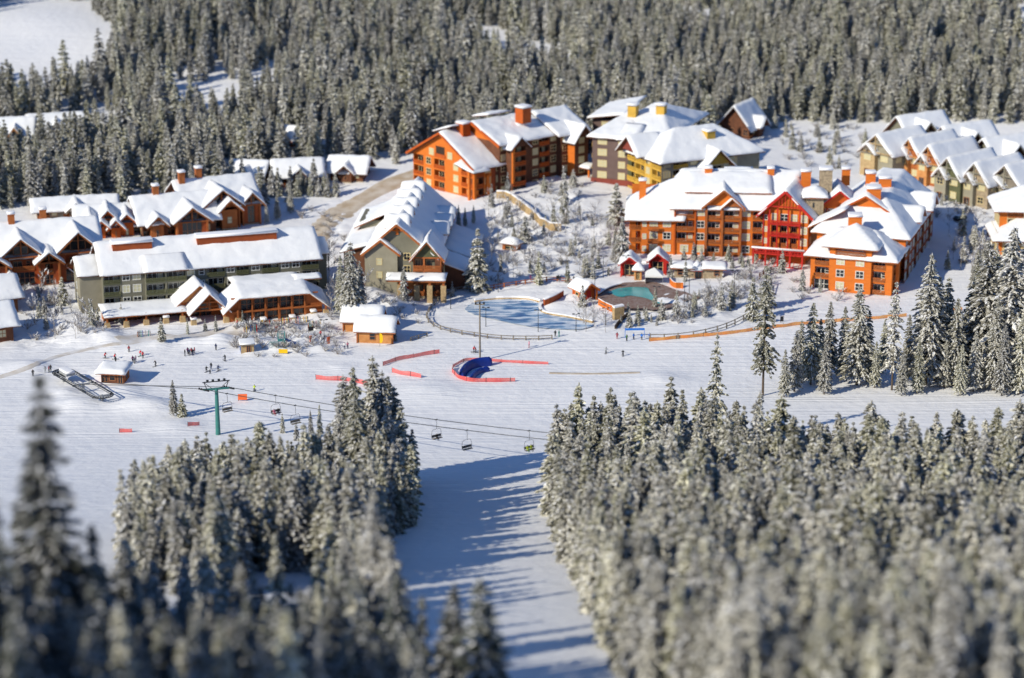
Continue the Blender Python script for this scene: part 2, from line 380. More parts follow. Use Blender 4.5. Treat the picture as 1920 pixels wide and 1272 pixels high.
    def gable(s, x0, x1, y0, y1, ze, zr, ax='x', oh=1.0, og=1.0, walls=True, m=None, t=.55, deck=None, rp=None):
        """ridge along ax; fills the triangular ends with wall"""
        if ax == 'x':
            c = (y0+y1)/2 if rp is None else rp
            k0 = (zr-ze)/(c-y0); k1 = (zr-ze)/(y1-c)
            P0 = [(x0-og, y0-oh, ze-k0*oh), (x1+og, y0-oh, ze-k0*oh), (x1+og, c, zr), (x0-og, c, zr)]; P1 = [(x0-og, c, zr), (x1+og, c, zr), (x1+og, y1+oh, ze-k1*oh), (x0-og, y1+oh, ze-k1*oh)]
            tri = [[(x0,y0,ze),(x0,c,zr-.05),(x0,y1,ze)], [(x1,y0,ze),(x1,c,zr-.05),(x1,y1,ze)]]
        else:
            c = (x0+x1)/2 if rp is None else rp
            k0 = (zr-ze)/(c-x0); k1 = (zr-ze)/(x1-c)
            P0 = [(x0-oh, y0-og, ze-k0*oh), (c, y0-og, zr), (c, y1+og, zr), (x0-oh, y1+og, ze-k0*oh)]; P1 = [(c, y0-og, zr), (x1+oh, y0-og, ze-k1*oh), (x1+oh, y1+og, ze-k1*oh), (c, y1+og, zr)]
            tri = [[(x0,y0,ze),(c,y0,zr-.05),(x1,y0,ze)], [(x0,y1,ze),(c,y1,zr-.05),(x1,y1,ze)]]
        if walls:
            for q in tri: s.wall.poly(q, m or s.wmat)
        return s.roof([P0, P1], t, deck=deck)
    def hip(s, x0, x1, y0, y1, ze, zr, ins=None, oh=1.0, t=.55, deck=None, insr=None):
        w, d = x1-x0, y1-y0; c = (y0+y1)/2; k = (zr-ze)/(d/2)
        i0 = d/2 if ins is None else ins; i1 = i0 if insr is None else insr
        e = ze-k*oh; A, B, C, D = (x0-oh,y0-oh,e), (x1+oh,y0-oh,e), (x1+oh,y1+oh,e), (x0-oh,y1+oh,e)
        if i0+i1 >= w-.2: i0 = i1 = w/2; E = F = (x0+w/2, c, zr)
        else: E = (x0+i0, c, zr); F = (x1-i1, c, zr)
        pl = [[A,B,F,E], [C,D,E,F], [D,A,E], [B,C,F]] if E != F else [[A,B,E],[B,C,E],[C,D,E],[D,A,E]]
        return s.roof(pl, t, deck=deck)
    def chimney(s, x, y, z0, z1, w=1.8, d=1.8, m='orange', cap=True, capm=None):
        b = MB(s.T); b.box(x-w/2, x+w/2, y-d/2, y+d/2, z0, z1, m); b.box(x-w/2-.15, x+w/2+.15, y-d/2-.15, y+d/2+.15, z1, z1+.2, capm or m)
        o = b.build('chimney', s.root)
        if cap:
            e = .2; P_ = [(x-w/2-e,y-d/2-e,z1+.22),(x+w/2+e,y-d/2-e,z1+.22),(x+w/2+e,y+d/2+e,z1+.22),(x-w/2-e,y+d/2+e,z1+.22)]
            snow_slab([[s.T @ Vector(p) for p in P_]], .6, 'snow_cap', o, 'snow_cap', .25)
        return o
    def part(s, name, fn, parent=None, smooth=False):
        b = MB(s.T); fn(b); return b.build(name, parent or s.root, smooth)
    def flush(s, wall=None, trim=None):
        """close the wall or trim mesh built so far as a part of its own"""
        if wall and s.wall.v: s.wall.T = None; s.wall.build(wall, s.root); s.wall = MB(s.T)
        if trim and s.trim.v: s.trim.build(trim, s.root); s.trim = MB(s.T)
    def done(s):
        s.wall.T = None; s.wall.build('wall', s.root)
        if s.trim.v: s.trim.build('timber_trim', s.root)
    def truss(s, x0, x1, y, ze, zr, m='timber', post=None):
        """open timber frame in front of a gable end that faces -y"""
        c = (x0+x1)/2; T = s.trim
        T.beam((x0, y, ze), (x1, y, ze), .35, m); T.beam((x0, y, ze), (c, y, zr), .35, m); T.beam((x1, y, ze), (c, y, zr), .35, m); T.beam((c, y, ze), (c, y, zr), .3, m)
        T.beam((c-(c-x0)*.5, y, (ze+zr)/2), (c+(c-x0)*.5, y, (ze+zr)/2), .25, m)
        if post is not None:
            for x in (x0+.3, x1-.3): T.beam((x, y, post), (x, y, ze), .5, m)
# ------------------------------------------------------------------ buildings
def loc(b, px, py, z):
    q = (b.W @ b.T).inverted() @ G(px, py, z); return q.x, q.y
def chim_px(b, px, py, zabs, h, w=1.8, m='orange', d=None, sink=2.5, capm=None):
    x, y = loc(b, px, py, zabs); zl = zabs-b.org.z-b.T.translation.z
    return b.chimney(x, y, zl-sink, zl+h, w, d or w, m, capm=capm)

def green_lodge():
    o = G(192, 514, 12); o.z = 1
    b = Bld('apartment_lodge', 'long olive green lodge with four storeys under one wide snowy roof', 'lodge', o, 17)
    b.wmat = 'olive'; b.railm = 'olive_dark'; b.deck = 'brown'; b.cur = .3; z0, fh = -1.6, 3.2
    A = [(4.6,'b'),(2.6,'w'),(2.9,'w'),(.6,'.')]; C = [(2.6,'w'),(2.6,'m'),(4.6,'b'),(2.6,'w'),(3.4,'b'),(3,'w'),(4.5,'b'),(2.8,'w'),(2.6,'w'),(4.6,'b')]
    b.facade((0,0), (10.7,0), z0, fh, 4, A, base=2); b.facade((21.3,0), (56.4,0), z0, fh, 4, C, base=2)
    b.facade((10.7,0), (10.7,-1.2), z0, fh, 4, [(1,'.')]); b.facade((10.7,-1.2), (21.3,-1.2), z0, fh, 4, [(4.6,'bbbb'),(4.6,'bbbb')], base=2); b.facade((21.3,-1.2), (21.3,0), z0, fh, 4, [(1,'.')])
    b.facade((56.4,0), (56.4,18), z0, fh, 4, [(4,'.'),(3,'w'),(4,'.'),(3,'w'),(4,'.')], base=2); b.facade((56.4,18), (0,18), z0, fh, 4, [(1,'.')]*8)
    b.facade((0,18), (0,0), z0, fh, 4, [(5,'.'),(3,'.'),(6,'.')], base=2); b.foot(-7, 58, -2, 20)
    zt = z0+4*fh
    b.gable(0, 56.4, 0, 18, zt, zt+5.6, 'x', .9, .8)
    b.roof([[(10.2,-2.2,zt-.15),(21.8,-2.2,zt-.15),(21.8,4,zt+2.75),(10.2,4,zt+2.75)]])
    # lower wing at the left end, with its own roof
    b.vol(-5.5, 0, 3, 15, z0, 3, 4, [(1,'.')], [(4,'.'),(3,'m'),(5,'.')], m='olive_light'); b.gable(-5.5, -.3, 3, 15, z0+12, z0+15, 'x', .7, .7, m='olive_light')
    b.vol(56.4, 60, 7, 17, z0, 3, 4, [(1,'.')]); b.gable(56.6, 60, 7, 17, z0+12, z0+14.6, 'x', .6, .6)
    for x0, x1 in ((3.6, 13.8), (25.5, 46.5)):
        m = b.part('roof_monitor', lambda q: q.box(x0, x1, 5.6, 8.2, zt+3, zt+5.9, 'rust'))
        snow_slab([[(x0-.3,5.2,zt+5.9),(x1+.3,5.2,zt+5.9),(x1+.3,8.6,zt+5.9),(x0-.3,8.6,zt+5.9)]], .7, 'snow_cap', m, 'snow_cap', .25)
    b.done()
    # timber day lodge along its foot
    b = Bld('timber_lodge', 'low timber framed day lodge with stone columns and two snowy porch gables', 'lodge', o, 17)
    b.wmat = 'timber'; b.wf = 'frame_brown'; b.railm = 'timber'; b.deck = 'timber'; b.cur = .05; g = -1.2
    b.foot(-1, 57, -18, 0)
    b.facade((-1,-6.5), (20,-6.5), g, 3.9, 1, [(2,'.'),(4,'g'),(1.5,'.'),(4,'g'),(1.5,'.'),(4,'g'),(2,'d')], 'brown'); b.facade((-1,-2),(-1,-6.5), g, 3.9, 1, [(1,'.')])
    b.roof([[(-1.5,-12,2.8),(19.5,-12,2.8),(19.5,-1.4,3.3),(-1.5,-1.4,3.3)]])
    b.flush('porch_wall'); b.gable(17.8, 28.6, -8.5, -1.4, 4.2, 8.6, 'y', .9, 1.2, m='timber_light')
    b.facade((18.2,-8.4), (28.4,-8.4), g, 5.3, 1, [(2,'.'),(3,'g'),(3,'g'),(2,'.')], 'timber')
    b.gable(20.3, 29, -14.5, -7, 3.5, 7.8, 'y', 1.0, 1.2, walls=False); b.flush('wall'); b.truss(20.3, 29, -14.6, 3.4, 7.4); b.flush(trim='truss'); b.truss(20.3, 29, -11.5, 3.4, 7.4); b.flush(trim='truss')
    # hall
    L = lambda x, y, z: (x, y, z)
    b.facade((31.5,-15.2), (50.5,-15.2), g, 3.7, 2, [(1,'.')]+[(3.4,'g')]*5+[(1,'.')])
    zt = g+7.4
    for x0, x1, sx in ((28.6, 31.5, 1), (53.6, 50.5, -1)):
        b.wall.poly([(x0,-15.2,g),(x1,-15.2,g),(x1,-15.2,zt),(x0,-15.2,3)], 'timber'); b.wall.poly([(x0,-15.2,g),(x0,-15.2,3),(x0,-1.4,3),(x0,-1.4,g)], 'timber')
    b.roof([[(32,-17,zt+.1),(50,-17,zt+.1),(50,-7.5,zt+1.6),(32,-7.5,zt+1.6)], [(27.6,-17,2.3),(32,-17,zt+.1),(32,-7.5,zt+1.6),(27.6,-7.5,4.4)], [(50,-17,zt+.1),(55.4,-17,1.9),(55.4,-7.5,4.2),(50,-7.5,zt+1.6)],
            [(32,-7.5,zt+1.6),(50,-7.5,zt+1.6),(50,-1.4,zt+1.5),(32,-1.4,zt+1.5)]])
    b.roof([[(48,-9,zt+1.7),(55,-9,zt+1.7),(55,-5.5,zt+2.1),(48,-5.5,zt+2.1)]], .5)
    for k in range(6): b.trim.beam((32+3.4*k,-15.6,g), (32+3.4*k,-15.6,zt), .32, 'timber')
    for z in (g+3.7, zt-.1): b.trim.beam((30,-15.6,z), (52.5,-15.6,z), .35, 'timber')
    b.trim.beam((28.2,-15.7,2.6), (32,-15.7,zt), .35, 'timber'); b.trim.beam((50,-15.7,zt), (54.6,-15.7,2.4), .35, 'timber'); b.trim.beam((50.5,-15.7,g+3.7), (53,-15.7,g+3.7), .3, 'timber')
    b.flush('hall_wall', 'hall_frame')
    # stone columns with snow hats
    for x, y, h in ((-.8,-11.4,2.6),(4,-11.4,2.6),(9,-11.4,2.6),(14,-11.4,2.8),(18.2,-11.6,2.8),(20.5,-14.7,2.6),(28.8,-14.7,2.6),(31.5,-16.4,2.4),(38,-16.6,1.6),(45.5,-16.6,1.6),(51,-16.6,2.6),(54.3,-16.6,2.8)):
        c = b.part('stone_column', lambda q: q.hexa([(x-.9,y-.9,g-1),(x+.9,y-.9,g-1),(x+.9,y+.9,g-1),(x-.9,y+.9,g-1)], [(x-.6,y-.6,g+h),(x+.6,y-.6,g+h),(x+.6,y+.6,g+h),(x-.6,y+.6,g+h)], 'stone_tan'))
        if x in (14, 20.5, 38, 45.5, 51): snow_slab([[(x-.8,y-.8,g+h),(x+.8,y-.8,g+h),(x+.8,y+.8,g+h),(x-.8,y+.8,g+h)]], .5, 'snow_cap', c, 'snow_cap', .25)
        else: b.trim.beam((x,y,g+h), (x,y,3.2), .4, 'timber'); b.flush(trim='post')
    b.part('terrace_wall', lambda q: (q.box(38.3, 45.2, -17.2, -16.8, g-1, g+1.2, 'timber_light'), q.box(14.4, 20, -15.4, -14.8, g-1, g+.9, 'stone'), q.box(21.2,28.2,-15.2,-14.9,g-1,g+.7,'stone_tan')))
    b.part('porch_floor', lambda q: q.box(-1.2, 55, -17.6, -1.4, g-1.5, g+.02, 'grey_wood'))
green_lodge()

def gabled_condo():
    o = G(684, 471, 13); o.z = 2; o.y -= 1.0
    b = Bld('gabled_condo', 'grey green gabled building with four snow humps along its long roof ridge', 'building', o, -4)
    b.wmat = 'olive'; b.wf = 'frame_cream'; b.deck = 'timber'; b.railm = 'timber'; g = -.5
    # body
    za, zl, zr_, apex = 11.2, 9.4, 10.2, 18.6; xl, x0, xa, xr = -6.5, 0, 8.5, 18.3; Lb = 53
    b.wall.poly([(0,1.2,g-2),(xr,1.2,g-2),(xr,1.2,zr_),(xa,1.2,apex),(0,1.2,za)], 'olive')
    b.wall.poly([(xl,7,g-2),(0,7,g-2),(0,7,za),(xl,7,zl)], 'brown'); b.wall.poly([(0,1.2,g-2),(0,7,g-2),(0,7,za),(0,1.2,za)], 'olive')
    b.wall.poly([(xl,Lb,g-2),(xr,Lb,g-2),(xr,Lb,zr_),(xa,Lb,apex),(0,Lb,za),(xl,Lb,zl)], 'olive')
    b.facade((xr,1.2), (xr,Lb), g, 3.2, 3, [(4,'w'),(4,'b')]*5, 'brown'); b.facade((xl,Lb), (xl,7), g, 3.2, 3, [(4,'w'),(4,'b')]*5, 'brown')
    b.foot(xl, 28, -5, Lb+1)
    k = (apex-zr_)/(xr-xa); kl = (za-zl)/6.5
    b.roof([[(x0-.2,-.2,za-.1),(xa,-.2,apex),(xa,Lb+1,apex),(x0-.2,Lb+1,za-.1)], [(xa,-.2,apex),(xr+1.2,-.2,zr_-1.2*k),(xr+1.2,Lb+1,zr_-1.2*k),(xa,Lb+1,apex)]])
    b.roof([[(xl-1,6,zl-.3),(.6,6,za+.25),(.6,Lb+1,za+.25),(xl-1,Lb+1,zl-.3)]])
    # front bay
    b.facade((0,0), (8.6,0), g, 3.6, 3, [(2,'.'),(3,'.mm'),(.8,'.'),(2,'.')], 'olive_light', base=1.5); b.wall.poly([(0,0,g+10.8),(8.6,0,g+10.8),(8.6,0,11),(4.3,0,14.5),(0,0,11)], 'olive_light')
    b.facade((8.6,0),(8.6,1.2), g, 3.6, 3, [(1,'.')], 'olive_dark'); b.gable(0, 8.6, 0, 4, 11, 14.6, 'y', .8, .8, walls=False)
    b.wall.poly([(0,0,g-2),(0,0,11),(0,1.2,11),(0,1.2,g-2)], 'olive_light'); b.wall.poly([(8.6,0,10.3),(8.6,1.2,10.3),(8.6,1.2,11),(8.6,0,11)], 'olive_light')
    for z in (5.4, 8.8): b.window((11, 1.17, z), (1,0), 1.5, 1.7, 2, 2)
    b.part('gable_ornament', lambda q: (q.box(xa-.35, xa+.35, .9, 1.15, apex-3, apex-.6, 'orange'), q.beam((xa-1.3,1.0,apex-1.9),(xa+1.3,1.0,apex-1.9),.3,'orange')))
    for a, c in (((-.4,-.3,za-.5),(xa,-.3,apex-.1)), ((xa,-.3,apex-.1),(14.5,-.3,apex-6*k-.1)), ((-.9,-.9,10.2),(4.3,-.9,14.3)), ((4.3,-.9,14.3),(9.4,-.9,10.3))): b.trim.beam(a, c, .2, 'timber', .55)
    # balcony gable on the right
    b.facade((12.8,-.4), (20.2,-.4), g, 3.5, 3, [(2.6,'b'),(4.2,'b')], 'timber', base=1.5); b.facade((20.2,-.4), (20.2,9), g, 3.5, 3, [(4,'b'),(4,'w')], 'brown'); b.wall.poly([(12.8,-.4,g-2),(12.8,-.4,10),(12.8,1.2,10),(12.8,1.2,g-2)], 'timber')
    b.gable(12.8, 20.2, -.4, 9, 10, 14.6, 'y', .9, 1.3, m='olive_dark')
    for a, c in (((11.9,-1.6,9.2),(16.5,-1.6,14.3)), ((16.5,-1.6,14.3),(21.2,-1.6,9.1))): b.trim.beam(a, c, .2, 'timber', .55)
    # porch
    b.roof([[(6,-4,4.6),(21.6,-4,4.6),(21.6,-.3,5.6),(6,-.3,5.6)]]); b.facade((9,-.5),(12.8,-.5), g, 4.6, 1, [(1,'D')], 'timber_light')
    for x in (9.6, 14, 17.4, 21): b.part('stone_column', lambda q: (q.box(x-.7, x+.7, -3.7, -2.6, g-1, 3.2, 'stone_tan'), q.box(x-.3,x+.3,-3.5,-2.9,3.2,4.5,'timber')))
    b.trim.beam((6,-3.7,4.3),(21.6,-3.7,4.3),.4,'timber')
    # shaded lean-to on the right flank
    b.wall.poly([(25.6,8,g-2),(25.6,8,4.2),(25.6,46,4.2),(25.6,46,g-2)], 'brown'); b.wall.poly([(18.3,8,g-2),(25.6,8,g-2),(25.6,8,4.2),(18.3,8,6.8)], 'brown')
    b.roof([[(18.2,7,7),(26.4,7,4),(26.4,20,4),(18.2,20,7)]]); b.roof([[(18.2,20,7.4),(27.6,20,4.2),(27.6,46,4.2),(18.2,46,7.4)]])
    # humps along the ridge, shed dormers
    for y in (7, 16, 25.5, 35, 44.5): b.gable(xa-3.2, xa+2.4, y-1.9, y+1.9, apex-1.6, apex+.5, 'x', .6, .5, m='olive_light', t=.8)
    b.part('dormer_wall', lambda q: q.box(-4.5, 3.5, 25, 38, 10.2, 13.2, 'olive')); b.roof([[(-6,24,11.3),(6,24,17.0),(6,39,17.0),(-6,39,11.3)]], .6)
    for y in (24, 33, 41): b.gable(15, 19.6, y-2.2, y+2.2, 11.2, 13.2, 'x', .6, .6, m='olive_dark', t=.6)
    b.done()
gabled_condo()

def upper_orange():
    o = G(890, 376, 8); o.z = 8
    b = Bld('hillside_lodge', 'bright orange lodge on the hill with its long right face in shadow', 'lodge', o, 42)
    b.deck = 'brown'; b.cur = .75; b.wf = 'frame_cream'; b.railm = 'orange_dark'; b.foot(-3, 44, -5, 30)
    lf = [(4.4,'b'),(4.2,'w'),(4.6,'b'),(2.4,'.'),(4.2,'w'),(5.4,'b')]
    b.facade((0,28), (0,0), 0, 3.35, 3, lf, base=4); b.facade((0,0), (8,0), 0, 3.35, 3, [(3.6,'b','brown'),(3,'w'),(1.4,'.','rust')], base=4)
    b.facade((8,0),(16,0), 0, 3.35, 3, [(3,'w'),(2,'.'),(3,'w')], 'brown', base=4); b.facade((16,28),(0,28),0,3.35,3,[(1,'.')]*3)  # right face browner than the lit orange one, shade painted into the walls
    b.gable(0, 16, 0, 28, 10.05, 18.2, 'x', 1.3, 1.6, m='orange')
    for y, z in ((19.4, 10.6), (11, 10.6)): b.window((-.03, y, z), (0,-1), 1.9, 1.8)
    b.part('attic_balcony', lambda q: (q.box(-.05,.02,13.4,17.4,10.5,13.6,'deck_dark'), q.box(-.25,-.06,13,17.8,10.2,11.3,'orange_dark')))
    b.roof([[(-2.4,6.2,10.2),(-2.4,-2.2,8.8),(4,-2.2,8.8),(4,6.2,12.4)]]); b.trim.box(-.7,.1,-.7,.2,-3,8.6,'orange'); b.trim.box(-1.9,-1.2,.2,.9,-3,8.9,'orange')
    b.trim.box(4.2,5.2,-.8,-.02,-3,7,'orange'); b.trim.beam((-1.7,29.4,9.6),(-1.7,14,18.1),.25,'orange_dark',.6); b.trim.beam((-1.7,14,18.1),(-1.7,-1.4,9.4),.25,'orange_dark',.6)
    # taller block behind, shade of its right face painted in as brown walls
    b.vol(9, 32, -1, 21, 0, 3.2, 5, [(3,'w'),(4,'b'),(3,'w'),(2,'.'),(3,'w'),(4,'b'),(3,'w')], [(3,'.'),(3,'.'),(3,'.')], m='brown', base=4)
    b.gable(9, 32, -1, 21, 16, 20.6, 'x', 1.3, 1.6, m='orange')
    b.trim.beam((7.3,-2.6,15.3),(7.3,10,20.5),.25,'orange_dark',.9); b.trim.beam((7.3,22.5,15.3),(7.3,10,20.5),.25,'orange_dark',.9)
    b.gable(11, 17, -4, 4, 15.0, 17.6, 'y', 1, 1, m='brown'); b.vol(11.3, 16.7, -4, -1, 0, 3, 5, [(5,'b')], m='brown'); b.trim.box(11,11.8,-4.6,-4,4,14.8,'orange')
    # third block, walls in the same shade brown
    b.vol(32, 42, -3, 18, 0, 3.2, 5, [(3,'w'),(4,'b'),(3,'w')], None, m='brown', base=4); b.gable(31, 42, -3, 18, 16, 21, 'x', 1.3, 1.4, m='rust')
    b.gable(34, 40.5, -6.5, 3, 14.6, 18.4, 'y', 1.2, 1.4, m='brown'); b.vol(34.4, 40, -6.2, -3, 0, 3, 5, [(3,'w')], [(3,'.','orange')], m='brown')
    b.roof([[(21,4,18.6),(31,4,18.6),(31,9.5,20.4),(21,9.5,20.4)]], .5)
    chim_px(b, 869, 246, 26, 2.2, 3.0, 'orange_dark'); chim_px(b, 981, 214, 30, 1.9, 3.4, 'orange_dark', capm='grey_wood')
    b.roof([[(1,20,17.4),(1,12,20),(8,12,20),(8,20,17.4)]], .5)
    b.roof([[(14,10,22),(23,10,22),(23,17,20.6),(14,17,20.6)]], .6)
    b.done()
    # covered walkway to the neighbour
    a, c = G(1042, 300, 14), G(1112, 312, 14)
    w = empty('covered_walkway', (a.x, a.y, 9), math.atan2(c.y-a.y, c.x-a.x), 'low snow roofed walkway linking the orange hillside lodge and the plum building', 'walkway')
    L = (c-a).length; q = MB()
    for x in (1, L*.35, L*.7, L-.8): q.box(x-.25, x+.25, -1.2, -.8, -4, 4.4, 'orange')
    q.build('post', w); snow_slab([[(0,-2,4.5),(L,-2,4.5),(L,2,5.2),(0,2,5.2)]], -.25, 'roof', w, 'timber'); snow_slab([[(0,-2,4.5),(L,-2,4.5),(L,2,5.2),(0,2,5.2)]], .6, 'roof_snow', w)
upper_orange()

def plum_building():
    o = G(1110, 342, 10); o.z = 10
    b = Bld('plum_condo', 'plum and yellow apartment building with cream windows on the hillside', 'building', o, -22)
    b.wmat = 'plum'; b.wf = 'frame_cream'; b.deck = 'brown'; b.railm = 'yellow'; b.cur = .85
    b.vol(0, 12.5, 0, 36, .8, 3.4, 4, [(.8,'.'),(3.6,'W'),(1.6,'.'),(3.2,'w'),(1.0,'.','olive_dark')], [(3,'w'),(3,'b')]*4, base=4)
    b.part('plinth', lambda q: q.box(-.3, 13, -.35, -.02, -4, 1.5, 'redbrown'))
    b.vol(12.5, 19, 3, 34, .8, 3.4, 4, [(.6,'.'),(2.2,'s'),(.6,'.','olive_dark'),(3,'w','plum')], base=4)
    b.wall.box(18.8, 20.6, 1.6, 4, -4, 15.6, 'redbrown'); b.facade((12.6,2.9),(19,2.9), 11.0, 3.6, 1, [(2.2,'m'),(.6,'.'),(3,'w')], 'yellow')
    b.hip(0, 12.5, 0, 36, 14.4, 18.8, 9, 1.4); b.hip(4, 22, 4, 40, 15, 20.5, 8, 1.2)
    b.roof([[(8,-1.4,13.9),(14,-1.4,13.9),(14,8,17),(8,8,17)]], .5); b.roof([[(-9,20,15),(3,20,17),(3,40,19),(-9,40,16)]], .5); b.vol(-8, 0, 22, 38, .8, 3.4, 4, [(1,'.'),(3,'w'),(1,'.')], base=4)
    chim_px(b, 1187, 213, 29, 2.4, 2.6, 'yellow', capm='grey_wood'); chim_px(b, 1240, 213, 29, 2.4, 2.6, 'yellow', capm='grey_wood'); chim_px(b, 1247, 226, 26, 1.6, 1.4, 'grey_wood')
    x, y = loc(b, 1240, 310, 20); b.sub(x, y, 50, -1)
    b.vol(0, 34, 0, 20, 0, 3.1, 4, [(3,'w'),(4,'b'),(3,'w'),(3,'w','cream'),(4,'g','yellow'),(3,'w','cream'),(6,'.')], [(4,'b','yellow'),(4,'b','yellow'),(3,'w','yellow'),(4,'b','yellow')], m='olive_light', base=4)
    b.hip(0, 34, 0, 20, 12.4, 18.6, 10, 1.3); b.gable(-3, 6, 8, 18, 13, 17.4, 'x', 1, 1.2, m='redbrown')
    b.gable(13, 22, -3, 6, 10, 14.4, 'y', 1, 1.4, m='yellow'); b.vol(13.4, 21.6, -2.8, 0, 0, 2.5, 4, [(2,'w'),(3,'g'),(2,'w')], m='cream')
    b.roof([[(6,-3,8),(12,-3,8),(12,1,9.4),(6,1,9.4)]], .5)
    chim_px(b, 1329, 258, 25, 1.8, 2.8, 'yellow')
    b.sub(); b.done()
plum_building()

def main_lodge():
    o = G(1180, 476, 3); o.z = 3
    b = Bld('orange_lodge', 'large bright orange hotel with a red timber gable and stone tower behind the pool', 'hotel', o, -4)
    b.wf = 'frame_white'; b.railm = 'timber'; b.deck = 'timber'; b.cur = .55
    # left wing
    b.vol(0, 12.2, 0, 24, 0, 3.5, 3, [(3.2,'x'),(1.7,'s'),(3.4,'v'),(3.9,'w')], [(4,'w'),(4,'b'),(4,'w'),(4,'b')], base=2)
    e = 10.5; b.roof([[(-1.4,-1.3,e-.7),(14,-1.3,e-.7),(20,13.5,20),(12,13.5,18.4)], [(-1.4,26,e-.7),(-1.4,-1.3,e-.7),(12,13.5,18.4)], [(14,-1.3,e-.7),(15,-1.3,e-.7),(20,13.5,20)]])
    # upper wing
    ub = [(6,'xbb'[:1]+'bbx'),(3,'w')]
    b.facade((12.2,0),(21,0), 0, 3.45, 4, [(5.8,'wbbx'),(3,'w')], base=2); b.facade((21,-1),(30.4,-1), 0, 3.45, 4, [(4.1,'b'),(.3,'.'),(5,'bbbb')], base=2)
    b.facade((21,0),(21,-1),0,3.45,4,[(1,'.')]); b.facade((30.4,-1),(30.4,0),0,3.45,4,[(1,'.')]); b.facade((30.4,0),(38,0), 0, 3.45, 4, [(3.2,'w'),(4.4,'bbbb')], base=2)
    b.facade((12.2,24),(12.2,0),10.5,3.3,1,[(1,'.')]*3); b.facade((50,26),(0,26),0,3.45,4,[(1,'.')]*8); b.foot(0, 52, -2, 27)
    e = 13.8; b.roof([[(11,-1.2,e-.6),(39,-1.2,e-.6),(48,13.5,21),(14,13.5,21)], [(14,13.5,21),(48,13.5,21),(50,27.5,e),(13,27.5,e)], [(11,27.5,e),(11,-1.2,e-.6),(14,13.5,21)]])
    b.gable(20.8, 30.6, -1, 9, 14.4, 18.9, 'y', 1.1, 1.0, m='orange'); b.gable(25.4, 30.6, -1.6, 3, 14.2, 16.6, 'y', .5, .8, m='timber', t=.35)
    b.trim.beam((19.7,-2.1,13.7),(25.7,-2.1,18.8),.25,'timber',.5); b.trim.beam((25.7,-2.1,18.8),(31.7,-2.1,13.7),.25,'timber',.5)
    for x in (21, 25.4, 30.4): b.trim.box(x-.3, x+.3, -1.5, -.9, -1, 14, 'timber')
    for x in (12.4, 18.0, 36.8): b.trim.box(x-.22, x+.22, -.45, 0, -1, 13.4, 'orange_dark')
    # long shed dormer
    b.part('dormer_wall', lambda q: q.box(15.5, 38.2, 4.5, 10, 15, 17.1, 'orange')); b.roof([[(15,3.4,17.0),(39,3.4,17.0),(39,13,20.7),(15,13,20.7)]], .7)
    # red gable
    b.sub(36.6, -1.2, -14)
    b.facade((0,0),(12.6,0), 0, 3.3, 4, [(1.6,'s'),(.5,'.'),(2.4,'wbbw'),(3,'wbbw'),(2.4,'wbbw'),(.5,'.'),(2.4,'w')], base=2); b.facade((12.6,0),(12.6,14),0,3.3,4,[(3,'w'),(3,'.')],base=2); b.facade((0,6),(0,0),0,3.3,4,[(1,'.')])
    b.gable(0, 12.6, 0, 16, 13.2, 19.4, 'y', 1.6, 1.7, m='orange', deck='red')
    T = b.trim
    T.beam((-1.5,-1.7,12.0),(6.3,-1.7,19.3),.3,'red',.7); T.beam((6.3,-1.7,19.3),(14.1,-1.7,12.0),.3,'red',.7); T.beam((2,-1.4,15),(10.6,-1.4,15),.3,'red')
    for x in (4.6,5.4,6.3,7.2,8): T.beam((x,-1.5,15),(x,-1.5,19-abs(x-6.3)*.9-.7),.18,'red')
    for x in (2, 4.2, 7.2, 10.4): T.box(x-.18,x+.18,-1.3,-.95,0,14.5,'red')
    T.box(1.3,1.6,-.3,0,0,13,'red'); T.box(.0,.3,-.3,0,0,13,'red')
    for z in (6.7, 10.0):
        p = b.part('balcony', lambda q: q.box(1.8,10.6,-1.3,-.02,z-.25,z,'red')); b.put('balcony_railing', rail_mesh(8.8,'red'), (6.2,-1.2,z), (1,0))
    def deck(q):
        for x in (-1.2, 2.2, 5.6, 9, 12.4):
            q.box(x-.22,x+.22,-6.2,-5.8,-2.5,4.4,'red')
        q.box(-1.6,12.8,-6.4,-.02,2.6,2.95,'red'); q.box(-1.5,12.7,-6.3,-6.1,3.9,4.15,'red'); q.box(-1.5,12.7,-6.3,-6.15,3.2,3.35,'red'); q.box(-1.2,12.4,-6.1,-6.0,-2.5,-.6,'red'); q.box(-1.2,12.4,-1.6,-1.5,-2,2.5,'orange_dark')
        for k in range(16): q.box(-1.2+k*.88,-1.05+k*.88,-6.25,-6.1,2.95,3.95,'red')
        for k in range(8): q.beam((-1.2+k*1.7,-6.05,-2),(.3+k*1.7,-6.05,1.2),.16,'red')
    d = b.part('red_deck', deck); snow_slab([[b.T @ Vector(p) for p in ((-1.7,-6.5,4.18),(13,-6.5,4.18),(13,-5.9,4.18),(-1.7,-5.9,4.18))]], .4, 'snow_cap', d, 'snow_cap', .12)
    b.sub()
    # stone tower
    b.part('stone_tower', lambda q: (q.box(48.3, 53, 0, 6, -3, 17.6, 'stone'), q.box(50,50.5,-.05,.1,14,15.4,'glass_dark'), q.box(50,50.5,-.05,.1,8,9.2,'glass_dark')))
    b.hip(48.3, 53, 0, 6, 17.6, 19.2, None, 1.1)
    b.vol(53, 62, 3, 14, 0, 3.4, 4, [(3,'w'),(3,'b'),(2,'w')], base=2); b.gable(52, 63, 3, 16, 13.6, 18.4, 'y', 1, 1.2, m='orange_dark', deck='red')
    for a, c in (((54,2.7,10.5),(57,2.7,13.3)),((57,2.7,10.5),(54,2.7,13.3)),((54,2.7,10.5),(54,2.7,13.3)),((57,2.7,10.5),(57,2.7,13.3)),((53.6,2.7,10.2),(61,2.7,10.2))): b.trim.beam(a,c,.25,'red')
